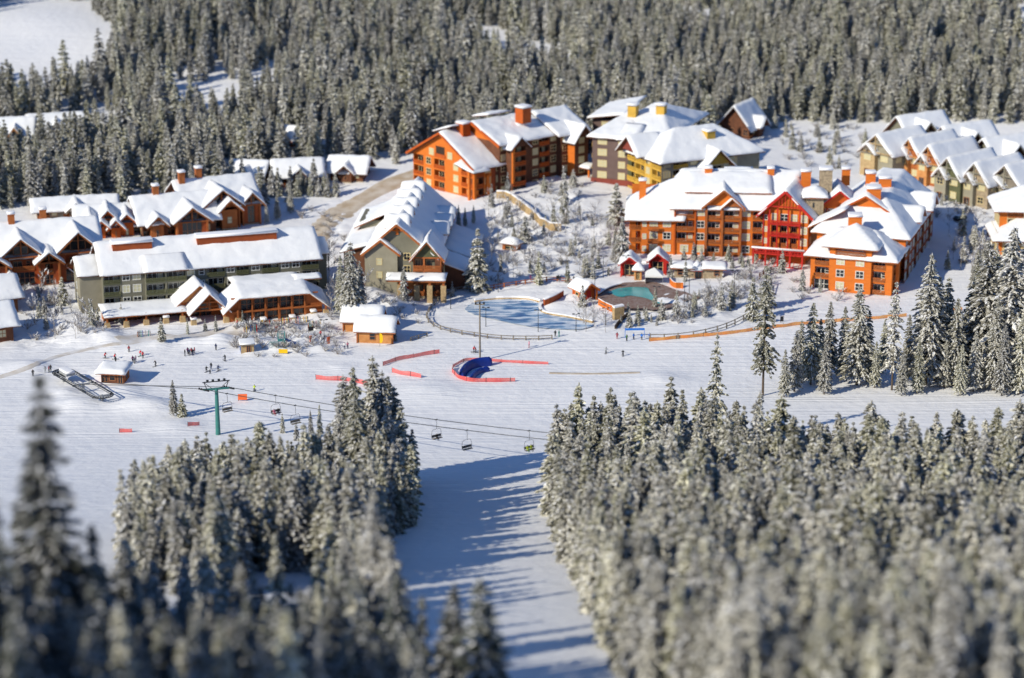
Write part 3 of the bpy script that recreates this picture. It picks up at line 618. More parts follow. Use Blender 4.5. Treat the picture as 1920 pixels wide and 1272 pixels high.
    b.trim.beam((51,1.7,12.8),(57.5,1.7,18.2),.25,'red',.5); b.trim.beam((57.5,1.7,18.2),(64,1.7,12.8),.25,'red',.5)
    # terrace in front of the left wing
    b.part('stone_terrace', lambda q: q.box(-3, 20, -7.5, -.2, -5, -.6, 'stone')); snow_slab([[(-3.3,-7.8,-.6),(20.3,-7.8,-.6),(20.3,-.3,-.6),(-3.3,-.3,-.6)]], .5, 'snow_ledge', b.root, 'snow_cap', .2)
    # right wing, turned
    x, y = loc(b, 1518, 541, 1); b.sub(x, y, -15, -2)
    b.facade((0,0),(5.2,0),0,3.35,3,[(.8,'.'),(3.4,'gbb')],base=2); b.facade((5.2,-.9),(16.4,-.9),0,3.35,3,[(1.2,'.'),(3.4,'w'),(1.6,'.'),(3.4,'w'),(1.2,'.')],base=2); b.facade((16.4,0),(21.8,0),0,3.35,3,[(3.6,'b'),(1.6,'.')],base=2)
    b.facade((5.2,0),(5.2,-.9),0,3.35,3,[(1,'.')]); b.facade((16.4,-.9),(16.4,0),0,3.35,3,[(1,'.')])
    b.facade((5.2,-.9),(16.4,-.9),10.05,3.2,1,[(1.2,'.'),(7.4,'x'),(1.2,'.')]); b.facade((5.2,5),(5.2,-.9),10.05,3.2,1,[(1,'.')]); b.facade((16.4,-.9),(16.4,5),10.05,3.2,1,[(1,'.')])
    b.facade((21.8,0),(21.8,14),0,3.35,3,[(2,'.'),(3.2,'b'),(1.2,'.'),(3,'w'),(2.4,'.')],base=2); b.facade((0,14),(0,0),0,3.35,3,[(3,'w'),(3,'w'),(3,'.')],base=2); b.foot(-2, 25, -2, 58)
    b.trim.box(22.4,23.2,2.2,2.9,-1,9.4,'orange')
    e = 10.05; b.roof([[(-1.6,-1.5,e-.7),(23.4,-1.5,e-.7),(15,9,15),(6,9,15)], [(-1.6,16,e-.7),(-1.6,-1.5,e-.7),(6,9,15)], [(23.4,-1.5,e-.7),(23.4,16,e-.7),(15,9,15)]])
    b.hip(4.6, 17, -1.2, 12, 13.25, 17.0, None, 1.3)
    # middle and back of the right wing
    bays = [(3,'w'),(3.6,'b'),(3,'w'),(1.2,'.')]*4
    b.facade((23,12),(23,57),0,3.35,4,bays,'rust',base=3); b.facade((-1,57),(-1,12),0,3.35,4,bays); b.facade((-1,12),(23,12),10.05,3.35,1,[(1,'.')]*4); b.facade((23,57),(-1,57),0,3.35,4,[(1,'.')]*4)  # right face in rust instead of orange, its shade painted into the colour
    e = 13.4; b.roof([[(-2.4,10.6,e-.7),(24.4,10.6,e-.7),(15,25,19.6),(8,25,19.6)], [(8,25,19.6),(15,25,19.6),(14,58.5,20.5),(8,58.5,20.5)], [(-2.4,58.5,e-.7),(-2.4,10.6,e-.7),(8,25,19.6),(8,58.5,20.5)], [(24.4,10.6,e-.7),(24.4,58.5,e-.7),(14,58.5,20.5),(15,25,19.6)]])
    b.gable(3.6, 17, 21, 30, 17.2, 21.4, 'y', 1.2, 1.0, m='orange'); b.trim.beam((2.4,19.8,16.6),(10.3,19.8,21.3),.25,'orange_dark',.5); b.trim.beam((10.3,19.8,21.3),(18.2,19.8,16.6),.25,'orange_dark',.5)
    b.gable(16, 23.6, 26, 33, 14.6, 17.2, 'x', .8, 1.2, m='orange'); b.gable(15, 24.2, 40, 48, 14.6, 17.8, 'x', .8, 1.4, m='orange_dark')
    b.roof([[(-4,14,13),(-4,24,13),(6,24,18.6),(6,14,18.6)]], .5)
    b.sub()
    for px, py, h, w, m in ((1328,331,2.2,2.0,'orange'),(1445,333,2.4,1.8,'orange'),(1511,338,2.4,2.6,'orange'),(1548,341,3.4,3.4,'stone'),(1586,330,1.8,2.2,'orange')): chim_px(b, px, py, 22.5, h, w, m)
    for px, py, h, w in ((1632,344,2.8,2.6),(1659,352,2.6,3.2),(1638,371,2.6,3.6)): chim_px(b, px, py, 21, h, w)
    chim_px(b, 1603, 421, 17.4, 2.2, 3.4)
    x, y = loc(b, 1205, 356, 18.5); b.chimney(x, y, 12, 18, 1.9)
    x, y = loc(b, 1385, 322, 23); b.roof([[(x-4,y-1.2,20.6),(x+4,y-1.2,20.6),(x+4,y+1.2,21),(x-4,y+1.2,21)]], .45)
    b.done()
main_lodge()

# ---- timber chalets on the left, row houses on the right
def chalet(name, label, cat, org, ang, L, D, ze, zr, gables, chims=(), porches=(), walls='rust', gm='timber', gw='rust', deck='brown', group=None, fh=3.0, left=None, right=None, cur=.25, wf='frame_brown', capm=None, door='D'):
    b = Bld(name, label, cat, org, ang, group); b.wmat = walls; b.wf = wf; b.deck = deck; b.cur = cur; n = max(1, int(ze/fh)); f = ze/n
    k = max(2, int(L/7)); b.vol(0, L, 0, D, 0, f, n, [(3.4,'b'),(2.2,'w'),(1.2,'.')]*k, left or [(3,'.'),(3,'w'),(3,'.'),(3,'w')], right or [(3,'w'),(3,'.'),(3,'w')], base=3)
    b.gable(0, L, 0, D, ze, zr, 'x', 1.4, 1.6, m=walls)
    for x, w, p, e, a in gables:
        nn = max(1, int(e/fh)); ff = e/nn; x0, x1 = x-w/2+1.2, x+w/2-1.2
        b.facade((x0,-p),(x1,-p),0,ff,nn,[(1.4,'.'),(w-5,'gbb' if w > 7 else 'w'),(1.4,'.')],gw if w > 7 else gm,base=3); b.facade((x1,-p),(x1,0),0,ff,nn,[(1,'.')],gm,base=3); b.facade((x0,0),(x0,-p),0,ff,nn,[(1,'.')],gm,base=3)
        k = (a-e)/(w/2); b.gable(x-w/2+.6, x+w/2-.6, -p+.8, D*.5, e+k*.6, a, 'y', .9, 2.6, m='deck_dark' if w > 7 else gm)
        b.trim.beam((x-w/2-.2,-p-1.7,e-.2*k-.3),(x,-p-1.7,a-.2),.2,gm,.5); b.trim.beam((x,-p-1.7,a-.2),(x+w/2+.2,-p-1.7,e-.2*k-.3),.2,gm,.5)
        if w > 7:
            for xx in (x0, x1): b.trim.box(xx-.25,xx+.25,-p-.5,-p-.02,-1,e,gm)
            b.trim.beam((x0,-p-.3,e-.2),(x1,-p-.3,e-.2),.3,gm); b.trim.beam((x,-p-.3,e),(x,-p-.3,a-.6),.25,gm)
            b.window((x,-p+.76,e+.5),(1,0),w*.3,max(.8,(a-e)*.4),2,1,'glass_dark')
    for x, y, z0, z1, w in chims: b.chimney(x, y, z0, z1, w, w, gm if gm != 'olive_light' else 'grey_wood')
    for x, p in porches:
        b.gable(x-1.8, x+1.8, -p, 1, 2.7, 4.4, 'y', .5, .5, m=gm, t=.45)
        for xx in (x-1.6, x+1.6): b.trim.box(xx-.2,xx+.2,-p+.1,-p+.5,-1,2.8,gm)
        b.put('door', WCACHE.setdefault('rdoor2', (lambda q: (q.box(-.7,.7,-.08,.04,0,2.3,'red'), q.mesh('door'))[1])(MB())), (x,-.06,.1), (1,0))
    b.done(); return b
def O(px, py, z): q = G(px, py, z); return q
chalet('timber_chalet', 'rust brown chalet row with two deep gables and red doors, cut by the left edge', 'chalet', O(-42, 536, 3), 17, 32, 17, 7.8, 14.2,
  [(11.5,12,3,7.8,13),(26.5,12.5,3.2,8,13.8),(18.5,7.5,4.5,6.2,9.2),(4.5,8,4.5,6,9)], [(10.5,8.5,11,16.6,1.7),(19,9.5,11,17,1.7),(4,8.5,11,16.6,1.7)], [(22.8,2.6),(30.2,2.2),(8,5)], walls='brown', group='rust timber chalets behind the olive lodge')
chalet('timber_chalet', 'rust brown chalet with one broad gable and dormers above the olive lodge roof', 'chalet', O(268, 452, 4), 20, 21, 18, 5.4, 10.6,
  [(13.5,11,3.5,5.4,9.6),(4,6,1.5,4.6,7.4)], [(6,9.2,8,13.2,1.7)], (), walls='brown', group='rust timber chalets behind the olive lodge')
chalet('timber_chalet', 'tall rust brown chalet with stepped gables and two round capped chimneys', 'chalet', O(352, 428, 5), 24, 21, 18, 6.2, 11.8,
  [(9.5,12.5,2.5,6.2,11.2),(11,7,5,5.4,8.6),(18.5,7.5,1.8,5.6,9.4)], [(1,8,9,14.4,1.7),(6.5,9.5,9,14.8,1.7)], (), walls='brown', group='rust timber chalets behind the olive lodge')
chalet('timber_chalet', 'low rust chalet with a cluster of small gabled dormers beside the olive lodge', 'chalet', O(150, 452, 4), 12, 22, 15, 4.4, 8.2,
  [(3,5.5,1.5,5.4,8),(8,5.5,.8,6.2,9),(6,4.5,3.2,4.6,6.6),(13.2,6,1.6,5,7.8),(10,5,3,4,6.6)], (), (), group='rust timber chalets behind the olive lodge', gm='orange_dark')
RG = 'stone and timber row houses on the right'
rh = [('corner row house with olive walls and stacked gables at the top of the terrace', 1644, 332, 9, 12, 8.2, 13.2, 'olive_light', 'stone_tan'),
      ('narrow row house with an ochre gable, second along the terrace', 1706, 334, 8, 8.2, 7.4, 12.4, 'timber', 'timber_light'),
      ('narrow ochre fronted row house with a lower garage, third along the terrace', 1742, 348, 7.5, 8.2, 7.4, 12.4, 'timber', 'timber_light'),
      ('row house with a half timbered cream gable beside the ochre fronts', 1777, 376, 6.8, 9, 7.8, 13, 'olive_dark', 'olive_light'),
      ('row house with a half timbered gable above a green garage door', 1828, 386, 6, 9, 7.8, 13, 'stone', 'olive_light'),
      ('grey row house with a wide gable and tall bay window by the right edge', 1884, 392, 5.6, 12, 7.4, 13.2, 'grey_wood', 'olive_light')]
for lb, px, py, z, w, ze, zr, wm, gm in rh:
    q = P(px, py)
    b = Bld('row_house', lb, 'house', q, -50, RG); b.wmat = wm; b.wf = 'frame_cream'; b.deck = 'brown'; b.cur = .7; n = 2; f = ze/2
    b.vol(-w/2, w/2, 0, 18, 0, f, n, [(.6,'.'),(w*.4,'dW'),(w*.4,'wW'),(.6,'.')], [(4,'w'),(5,'.'),(4,'w')], [(4,'w'),(5,'.'),(4,'w')], base=3)
    b.gable(-w/2, w/2, 0, 18, ze, zr, 'y', 1.1, 1.5, m=wm); b.truss(-w/2-.6, w/2+.6, -1.2, ze-.4, zr-.3, gm)
    b.facade((-w/2+.4,-1.6),(.2,-1.6),0,f,2,[(.5,'.'),(2.4,'dW'),(.5,'.')],gm,base=3); b.facade((.2,-1.6),(.2,0),0,f,2,[(1,'.')],gm); b.facade((-w/2+.4,0),(-w/2+.4,-1.6),0,f,2,[(1,'.')],gm)
    b.gable(-w/2+.4, .2, -1.6, 3, ze-.5, ze+1.9, 'y', .6, .8, m=gm, t=.45); b.truss(-w/2, .6, -2.2, ze-.7, ze+1.6, 'grey_wood'); b.done()
for lb, px, py, w, ang in (('snow covered house behind the corner row house', 1705, 292, 12, 30), ('second snow roofed house back from the terrace of row houses', 1790, 312, 13, 30), ('third snow roofed house back from the terrace, by the right edge', 1868, 336, 13, 30)):
    q = P(px, py); chalet('row_house', lb, 'house', q, ang, w+4, 11, 6.4, 11.5, [(w*.45,8,1.5,6.4,10.6)], (), (), 'olive', 'olive_light', 'olive_light', group=RG)
def corner_block():
    q = P(1868, 478); b = Bld('corner_block', 'orange and cream building under two tiers of snowy hip roof at the right edge', 'building', q, -4); b.wf = 'frame_cream'; b.cur = .4
    b.vol(0, 20, 0, 14, 0, 3.1, 2, [(1.4,'.','orange'),(3,'w','cream'),(2,'b'),(3,'w')]*2, m='cream', base=3); b.hip(0, 20, -1, 14, 5.4, 9.5, 7, 1.6)
    b.vol(1, 20, 5, 16, 6.2, 3.2, 2, [(1,'.','orange'),(2.2,'b'),(3,'w'),(3,'b')], m='cream', base=.1); b.hip(1, 20, 5, 18, 12.6, 16.8, 7, 1.8); b.done()
corner_block()
q = P(1918, 640)
# ---- small houses in the woods and at the left edge
for lb, px, py, ang, L, D, ze, zr, wm in (
    ('lone brown house with a steep snowy gable behind the plum building', 1404, 262, 60, 12, 10, 4.5, 10.5, 'brown'),
    ('snow roofed cabin among trees above the bend of the gritted road', 620, 338, -10, 10, 9, 3.4, 6.5, 'brown'),
    ('tiny orange cabin half hidden in the woods', 528, 275, -30, 8, 6, 3, 6, 'orange_dark'),
    ('wide snow roofed cabin at the wood edge above the tall chalet', 520, 352, 10, 13, 9, 4, 7.4, 'brown'),
    ('small snowy cabin left of the wide cabin at the wood edge', 436, 345, -12, 9, 8, 3.4, 6.4, 'brown'),
    ('orange house front among snowy roofs at the far left edge', 4, 296, 5, 9, 9, 8, 11.5, 'timber_light'),
    ('low snow roofed house above the chalets by the left edge', 60, 262, 12, 16, 9, 4, 7, 'grey_wood'),
    ('pale flat snowy roofed house behind the cut off chalet row', 70, 412, 14, 22, 8, 3, 5, 'grey_wood')):
    q = P(px, py); chalet('woodland_house', lb, 'house', q, ang, L, D, ze, zr, [(L*.5, 6, 1.5, ze*.8, ze+2)], (), (), wm, wm, wm, group='small houses around the wood')
def edge_house(lb, px, py, ang, L, D, ze, zr):
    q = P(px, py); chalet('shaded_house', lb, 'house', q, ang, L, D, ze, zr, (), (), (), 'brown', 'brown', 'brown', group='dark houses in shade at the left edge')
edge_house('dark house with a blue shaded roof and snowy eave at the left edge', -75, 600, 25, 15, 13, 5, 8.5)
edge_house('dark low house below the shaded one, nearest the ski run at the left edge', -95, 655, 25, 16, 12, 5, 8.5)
# ---- log cabins by the run
def cabin(lb, px, py, ang, L, D, ze, zr, door=True):
    q = P(px, py); b = Bld('log_cabin', lb, 'cabin', q, ang, 'log cabins beside the run'); b.wmat = 'timber_light'; b.wf = 'frame_brown'; b.deck = 'timber'
    b.facade((0,0),(L,0),0,ze,1,[(2,'.'),(2,'m'),(3,'.')],base=1.5); b.facade((L,0),(L,D),0,ze,1,[(2,'.'),(2,'d'),(2,'.')],'grey_wood',base=1.5); b.facade((L,D),(0,D),0,ze,1,[(1,'.')],base=1.5); b.facade((0,D),(0,0),0,ze,1,[(1,'.'),(2,'D')],base=1.5)
    b.foot(-1, L+1, -1, D+1); b.gable(0, L, 0, D, ze, zr, 'x', .8, .9, t=.6); b.trim.box(-.3,0,-.3,0,-1,ze,'timber'); b.trim.box(L,L+.3,-.3,0,-1,ze,'timber'); b.done()
cabin('log cabin with a bright snowy roof beside the yellow feather flag', 671, 643, -6, 8.6, 6.5, 3.6, 5.8)
cabin('log cabin behind the flagged cabin with its left gable showing', 645, 622, -4, 9, 7, 3.2, 5.6)
# ------------------------------------------------------------------ ground, road, pond, pool
def ground():
    xs = np.r_[np.arange(-900,-260,25), np.arange(-260,-150,5), np.arange(-150,150,1.5), np.arange(150,260,5), np.arange(260,901,25)]
    ys = np.r_[np.arange(-120,150,10), np.arange(150,480,3), np.arange(480,740,1.5), np.arange(740,1000,5), np.arange(1000,1900,30)]
    X, Y = np.meshgrid(xs, ys); xy = np.c_[X.ravel(), Y.ravel()]; z = hts(xy)
    nx, ny = len(xs), len(ys); i = np.arange(nx*ny).reshape(ny, nx)
    q = np.stack([i[:-1,:-1], i[:-1,1:], i[1:,1:], i[1:,:-1]], -1).reshape(-1, 4)
    me = bpy.data.meshes.new('ground'); me.vertices.add(nx*ny); me.vertices.foreach_set('co', np.c_[xy, z].ravel())
    me.loops.add(q.size); me.loops.foreach_set('vertex_index', q.ravel()); me.polygons.add(len(q)); me.polygons.foreach_set('loop_start', np.arange(0, q.size, 4)); me.polygons.foreach_set('use_smooth', np.ones(len(q), bool))
    global ZMIN, ZMAX; ZMIN, ZMAX = float(z.min()), float(z.max()); me.update(calc_edges=True); me.validate(); me.materials.append(MATS['snow_ground']); o = link('ground', me); o['kind'] = 'structure'
ground()
def resample(pts, step):
    out = []
    for a, b in zip(pts, pts[1:]):
        a, b = Vector(a), Vector(b); n = max(1, int((b-a).length/step))
        out += [a+(b-a)*(k/n) for k in range(n)]
    return out+[Vector(pts[-1])]
def smooth_px(px, n=6):
    """Catmull-Rom through photo pixels, dropped on the ground"""
    p = [Vector((*q, 0)) for q in px]; p = [p[0]*2-p[1]]+p+[p[-1]*2-p[-2]]; out = []
    for i in range(1, len(p)-2):
        for k in range(n):
            t = k/n; out.append(.5*((2*p[i])+(p[i+1]-p[i-1])*t+(2*p[i-1]-5*p[i]+4*p[i+1]-p[i+2])*t*t+(3*p[i]-p[i-1]-3*p[i+1]+p[i+2])*t**3))
    out.append(p[-2]); return [P(q.x, q.y) for q in out]
def strip(name, px, w, off, m, kind='structure'):
    c = resample(smooth_px(px), 1.5); b = MB(); rows = []
    for i, p in enumerate(c):
        d = (c[min(i+1, len(c)-1)]-c[max(i-1, 0)]); d.z = 0; d.normalize(); n = Vector((-d.y, d.x, 0)); row = []
        for k in range(7):
            q = p+n*w*(k/6-.5)*(1+.12*math.sin(i*.5)); q.z = hz(q.x, q.y)+(off if 0 < k < 6 else -.15); row.append(b.V(q))
        rows.append(row)
    for a, c2 in zip(rows, rows[1:]):
        for k in range(6): b.f.append([a[k], a[k+1], c2[k+1], c2[k]]); b.m.append(b.mi(m))
    o = b.build(name, smooth=True); o['kind'] = kind; return o
def sheet(name, px, off, m, flat=None, kind='structure'):
    c = smooth_px(list(px)+[px[0]], 5)[:-1]; bm = bmesh.new(); f = bm.faces.new([bm.verts.new((p.x, p.y, 0)) for p in c])
    bmesh.ops.triangulate(bm, faces=[f]); bmesh.ops.subdivide_edges(bm, edges=bm.edges[:], cuts=3, use_grid_fill=True)
    for v in bm.verts: v.co.z = flat if flat is not None else hz(v.co.x, v.co.y)+off
    bmesh.ops.recalc_face_normals(bm, faces=bm.faces[:])
    me = bpy.data.meshes.new(name); bm.to_mesh(me); bm.free(); me.materials.append(MATS[m]); o = link(name, me); o['kind'] = kind; return o
strip('road', [(585,455),(600,430),(650,392),(705,360),(750,338),(790,322)], 9, .2, 'road_grit')
strip('path', [(225,640),(290,632),(350,632),(420,624),(500,618),(560,616)], 7, .16, 'path_grit')
strip('path', [(-30,716),(30,698),(110,668),(200,648),(260,640)], 2.2, .12, 'path_grit')
strip('path', [(1030,700),(1080,701),(1130,701),(1200,699)], 1.5, .1, 'road_grit')
zp = P(960, 590).z
pond = sheet('pond', [(878,574),(905,566),(960,563),(1005,568),(1016,578),(1030,590),(1068,598),(1112,610),(1090,619),(1050,619),(1000,615),(955,607),(930,601),(905,596),(885,590),(872,582)], .22, 'ice')
zd = P(1190, 555).z+.35
sheet('pool_deck', [(1118,560),(1140,540),(1180,531),(1230,532),(1275,548),(1312,560),(1268,572),(1250,584),(1180,586),(1130,580)], 0, 'brick_deck', zd)
sheet('pool_water', [(1138,552),(1160,544),(1190,541),(1214,545),(1222,556),(1243,563),(1245,571),(1230,571),(1210,562),(1182,560),(1160,560)], 0, 'water_teal', zd+.12)
# ------------------------------------------------------------------ pool side huts
def small_hut(name, lb, cat, px, py, ang, w, d, ze, zr, wm, deck, open_=True, roof='gable'):
    q = P(px, py); q.z += .1; b = Bld(name, lb, cat, q, ang); b.deck = deck; b.wf = 'frame_cream'; b.cur = 0
    b.facade((-w/2,0),(w/2,0),0,ze,1,[(.5,'.'),(2,'g' if open_ else 'D'),(.5,'.')],wm,base=1); b.facade((w/2,0),(w/2,d),0,ze,1,[(1,'.')],wm,base=1); b.facade((w/2,d),(-w/2,d),0,ze,1,[(1,'.')],wm,base=1); b.facade((-w/2,d),(-w/2,0),0,ze,1,[(1,'m')],wm,base=1)
    b.foot(-w/2-1, w/2+1, -2, d+1)
    if roof == 'gable':
        b.gable(-w/2, w/2, 0, d, ze, zr, 'y', .7, 1.2, m=wm, t=.55); b.trim.beam((-w/2-.7,-1.25,ze-.4),(0,-1.25,zr-.1),.2,deck,.45); b.trim.beam((0,-1.25,zr-.1),(w/2+.7,-1.25,ze-.4),.2,deck,.45)
        for x in (-w/2+.1, w/2-.1): b.trim.box(x-.2,x+.2,-1,-.6,-.8,ze,deck)
    else: b.hip(-w/2, w/2, 0, d, ze, zr, None, .6, t=.5)
    b.done(); return b
small_hut('pool_hut', 'red gabled pool hut with a cream front beside the tall lamp', 'hut', 1180, 518, -6, 4.6, 5, 3.6, 5.4, 'red', 'red')
small_hut('pool_hut', 'red gabled pool hut rising behind the white tent', 'hut', 1233, 514, -6, 4.6, 5, 3.8, 5.8, 'red', 'red')
small_hut('pool_kiosk', 'tiny orange kiosk with a round snow hat between the red huts', 'kiosk', 1196, 526, -6, 1.9, 1.9, 3.4, 4.4, 'timber_light', 'orange', True, 'hip')
small_hut('pool_kiosk', 'tiny red gate kiosk on the deck below the hotel terrace', 'kiosk', 1306, 522, -6, 1.8, 1.8, 3.0, 4.2, 'red', 'red', True, 'hip')
small_hut('changing_hut', 'rust orange hut with a thick snow cap at the left end of the pool', 'hut', 1104, 562, 30, 4, 5, 2.8, 4.4, 'orange_dark', 'orange', False)
small_hut('wood_shelter', 'little orange wood shelter dug into the snowy hillside', 'shelter', 955, 470, -28, 4.4, 2.6, 2.2, 3.0, 'timber', 'timber', True, 'hip')
def pavilion():
    q = P(1285, 521); b = Bld('bathhouse', 'long low stone bathhouse with sagging snow on its flat roof', 'bathhouse', q, -6); b.deck = 'timber'; b.cur = .1; b.wf = 'frame_brown'
    b.facade((-3,0),(10,0),0,2.9,1,[(2,'m'),(1,'.'),(2,'d'),(1,'.'),(2,'m')],'stone',base=1); b.facade((10,0),(10,4),0,2.9,1,[(1,'.')],'stone'); b.facade((10,4),(-3,4),0,2.9,1,[(1,'.')],'stone'); b.facade((-3,4),(-3,0),0,2.9,1,[(1,'.')],'stone',base=1)
    b.roof([[(-4,-1.2,2.9),(2.5,-1.2,2.9),(2.5,4.6,3.3),(-4,4.6,3.3)]], .7); b.roof([[(4.5,-1.2,2.9),(11,-1.2,2.9),(11,4.6,3.3),(4.5,4.6,3.3)]], .7); b.foot(-4,11,-2,5); b.done()
pavilion()
def tent():
    q = P(1226, 536); r = empty('canopy_tent', q, rad(-4), 'white pyramid canopy tent standing on the pool deck', 'tent'); w, h = 2.3, 2.7
    for x in (-w, w):
        for y in (0, 2*w): p = MB(); p.box(x-.06, x+.06, y-.06, y+.06, 0, h, 'metal_grey'); p.build('leg', r)
    t = MB(); ap = (0, w, h+1.7); c = [(-w-.1,-.1,h),(w+.1,-.1,h),(w+.1,2*w+.1,h),(-w-.1,2*w+.1,h)]
    for k in range(4): t.poly([c[k], c[(k+1)%4], ap], 'tent_white')
    for k in range(4):
        a, b_ = Vector(c[k]), Vector(c[(k+1)%4]); t.poly([a, b_, b_-Vector((0,0,.45)), a-Vector((0,0,.45))], 'tent_white')
    t.build('canopy', r)
    s = MB(); s.box(-w-.05,-w+.02,0,2*w,0,h,'tent_white'); s.box(-w,w,2*w-.04,2*w+.04,.2,h,'metal_grey'); s.build('side_panel', r)
tent()
def wall_run(name, lb, cat, px, h, t, m, cap=.35, sm=True, kind_group=None, rise=0):
    c = smooth_px(px, 4) if sm else [P(*q) for q in px]; o = empty(name, c[0], 0, lb, cat, kind_group); b = MB(); s = MB(); off = c[0]
    rows = []
    for i, p in enumerate(c):
        d = c[min(i+1, len(c)-1)]-c[max(i-1, 0)]; d.z = 0; d.normalize(); n = Vector((-d.y, d.x, 0))*t/2; q = p-off; rows.append((q-n, q+n))
    up = Vector((0,0,1))
    for (a, a2), (e, e2) in zip(rows, rows[1:]):
        b.hexa([a-up*1.2, e-up*1.2, e2-up*1.2, a2-up*1.2], [a+up*h, e+up*h, e2+up*h, a2+up*h], m)
        if cap: s.hexa([a+up*(h+.01), e+up*(h+.01), e2+up*(h+.01), a2+up*(h+.01)], [a+up*(h+cap), e+up*(h+cap), e2+up*(h+cap), a2+up*(h+cap)], 'snow_cap')
    w = b.build('wall', o)
    if cap: s.build('snow_cap', w)
    return o
wall_run('retaining_wall', 'long tan retaining wall stepping down the snowy hillside', 'wall', [(932,372),(952,374),(975,389),(1008,415),(1028,431),(1052,433)], 2.1, .6, 'stone_tan')
wall_run('deck_fence', 'bright orange board fence closing the left end of the pool terrace', 'fence', [(1122,572),(1136,580),(1150,586)], 1.7, .2, 'orange', .15)
wall_run('deck_fence', 'short orange board fence above the stone pier of the pool terrace', 'fence', [(1151,588),(1167,588)], 1.7, .2, 'orange', .15, False)
wall_run('deck_fence', 'curved orange board fence right of the white tent', 'fence', [(1256,532),(1264,540),(1281,541)], 1.6, .2, 'orange', .1)
wall_run('stone_pier', 'stone pier at the front corner of the pool terrace', 'wall', [(1150,600),(1168,596)], 3.2, 1.2, 'stone_tan', .4, False)
wall_run('pool_wall', 'low dark stone wall along the left side of the pool', 'wall', [(1120,558),(1140,546),(1165,538)], .9, .6, 'brown', .3)
wall_run('water_slide', 'dark curved slide trough running down from the pool terrace', 'slide', [(1178,592),(1168,600),(1160,608),(1154,617)], .8, .5, 'deck_dark', 0)
wall_run('rock_wall', 'rust coloured rock wall at the right end of the frozen pond', 'wall', [(1020,573),(1036,566),(1054,556)], 1.6, 1.0, 'rust', .25)
wall_run('pond_rim', 'curved tan stone rim along the right shore of the frozen pond', 'wall', [(1014,572),(1013,582),(1026,590),(1068,597),(1112,606)], .6, .7, 'stone_tan', .3)
wall_run('pond_rim', 'low stone rim along the far shore of the frozen pond', 'wall', [(890,566),(930,561),(985,561),(1014,567)], .35, .6, 'stone_tan', .5)
# ------------------------------------------------------------------ fences, nets
def fence(lb, px, h, step, m='grey_wood', rails=2, name='rail_fence', t=.16, sm=True, tall=None):
    c = resample(smooth_px(px, 4) if sm else [P(*q) for q in px], .6); o = empty(name, c[0], 0, lb, 'fence'); off = c[0].copy(); acc = 0; posts = [c[0]]
    for a, b in zip(c, c[1:]):
        acc += (b-a).length
        if acc >= step: posts.append(b); acc = 0
    r = MB()
    for p in posts:
        q = MB(); p.z = hz(p.x, p.y); z = p-off; q.box(z.x-t, z.x+t, z.y-t, z.y+t, z.z-.6, z.z+h, m); q.build('post', o)
    for a, b in zip(posts, posts[1:]):
        for k in range(rails): zz = Vector((0,0,h*(.35+.55*k/max(1, rails-1)))); r.beam(a-off+zz, b-off+zz, t*.9, m, t*1.1)
    r.build('rail', o)
fence('long grey post and rail fence curving up from the run past the hotel slope', [(1219,637),(1255,637),(1300,632),(1345,622),(1385,606),(1418,584),(1440,556),(1448,530)], 1.5, 3.4)
fence('dark rail fence curving round the near side of the frozen pond', [(800,596),(806,608),(830,620),(880,630),(940,637),(1010,638),(1042,636)], 1.15, 3)
fence('rust railed fence along the path above the pond', [(905,545),(940,540),(985,533),(1030,527),(1062,530),(1088,536)], 1.2, 2.8, 'timber')
fence('grey rail fence rising left of the pond toward the grey green building', [(800,594),(812,575),(835,556),(862,545),(900,543)], 1.15, 3)
fence('short low railing beside the ramp below the log cabins', [(770,640),(790,634),(812,628)], 1.0, 2.2)
fence('brown pen fence on the slope left of the turned hotel wing', [(1424,524),(1440,515),(1462,510),(1478,512)], 1.8, 2.6, 'brown', 3)
def net(lb, px, h, m, name='safety_net', step=5):
    c = resample(smooth_px(px, 5), .8); o = empty(name, c[0], 0, lb, 'net'); off = c[0].copy(); b = MB(); nr = []
    for i, p in enumerate(c):
        p.z = hz(p.x, p.y); d = c[min(i+1, len(c)-1)]-c[max(i-1, 0)]; d.z = 0; d.normalize(); n = Vector((-d.y, d.x, 0)); sg = .08*math.sin(i*1.1); q = p-off+n*sg
        nr.append((q+Vector((0,0,.08)), q+Vector((0,0,h*(.93+.07*math.cos(i*.9)))), n*.03))
    for (a, a1, n), (e, e1, n2) in zip(nr, nr[1:]): b.hexa([a-n, e-n2, e+n2, a+n], [a1-n, e1-n2, e1+n2, a1+n], m)
    b.build('mesh_panel', o); acc = step
    for a, e in zip(c, c[1:]):
        acc += (e-a).length
        if acc > step: acc = 0; q = MB(); z = a-off; q.beam(z-Vector((0,0,.4)), z+Vector((0,0,h+.15)), .09, 'metal_dark', n=6); q.build('post', o)
net('long orange net fence along the far side of the ski run', [(1217,641),(1290,634),(1360,628),(1420,620),(1500,610),(1560,605),(1640,599),(1700,594)], .95, 'orange_net', step=7)
net('short piece of orange net between trees at the right', [(1782,585),(1804,582)], .9, 'orange_net')
net('red net running from the brush toward the run, behind the tree clump', [(718,687),(735,680),(775,671),(824,663)], 1.1, 'red_net')
net('faded red net right of the tree clump on the run', [(735,699),(757,704),(790,709)], 1.2, 'red_net')
net('pale red net left of the tree clump on the run', [(592,712),(620,714),(655,716),(690,724)], 1.2, 'red_net')
net('thin pink net behind the blue barrier', [(850,690),(862,682),(885,676),(930,679),(980,682),(1028,684)], .8, 'red_net')
net('bright red net wrapped round the foot of the blue barrier', [(849,692),(849,700),(860,710),(880,716),(920,717),(966,716)], 1.1, 'red_net')
net('small red net panel on the run below the lift tower', [(352,800),(374,798)], 1.0, 'red_net')
net('small red net panel below the snow mound at the left', [(224,812),(248,811)], 1.0, 'red_net')
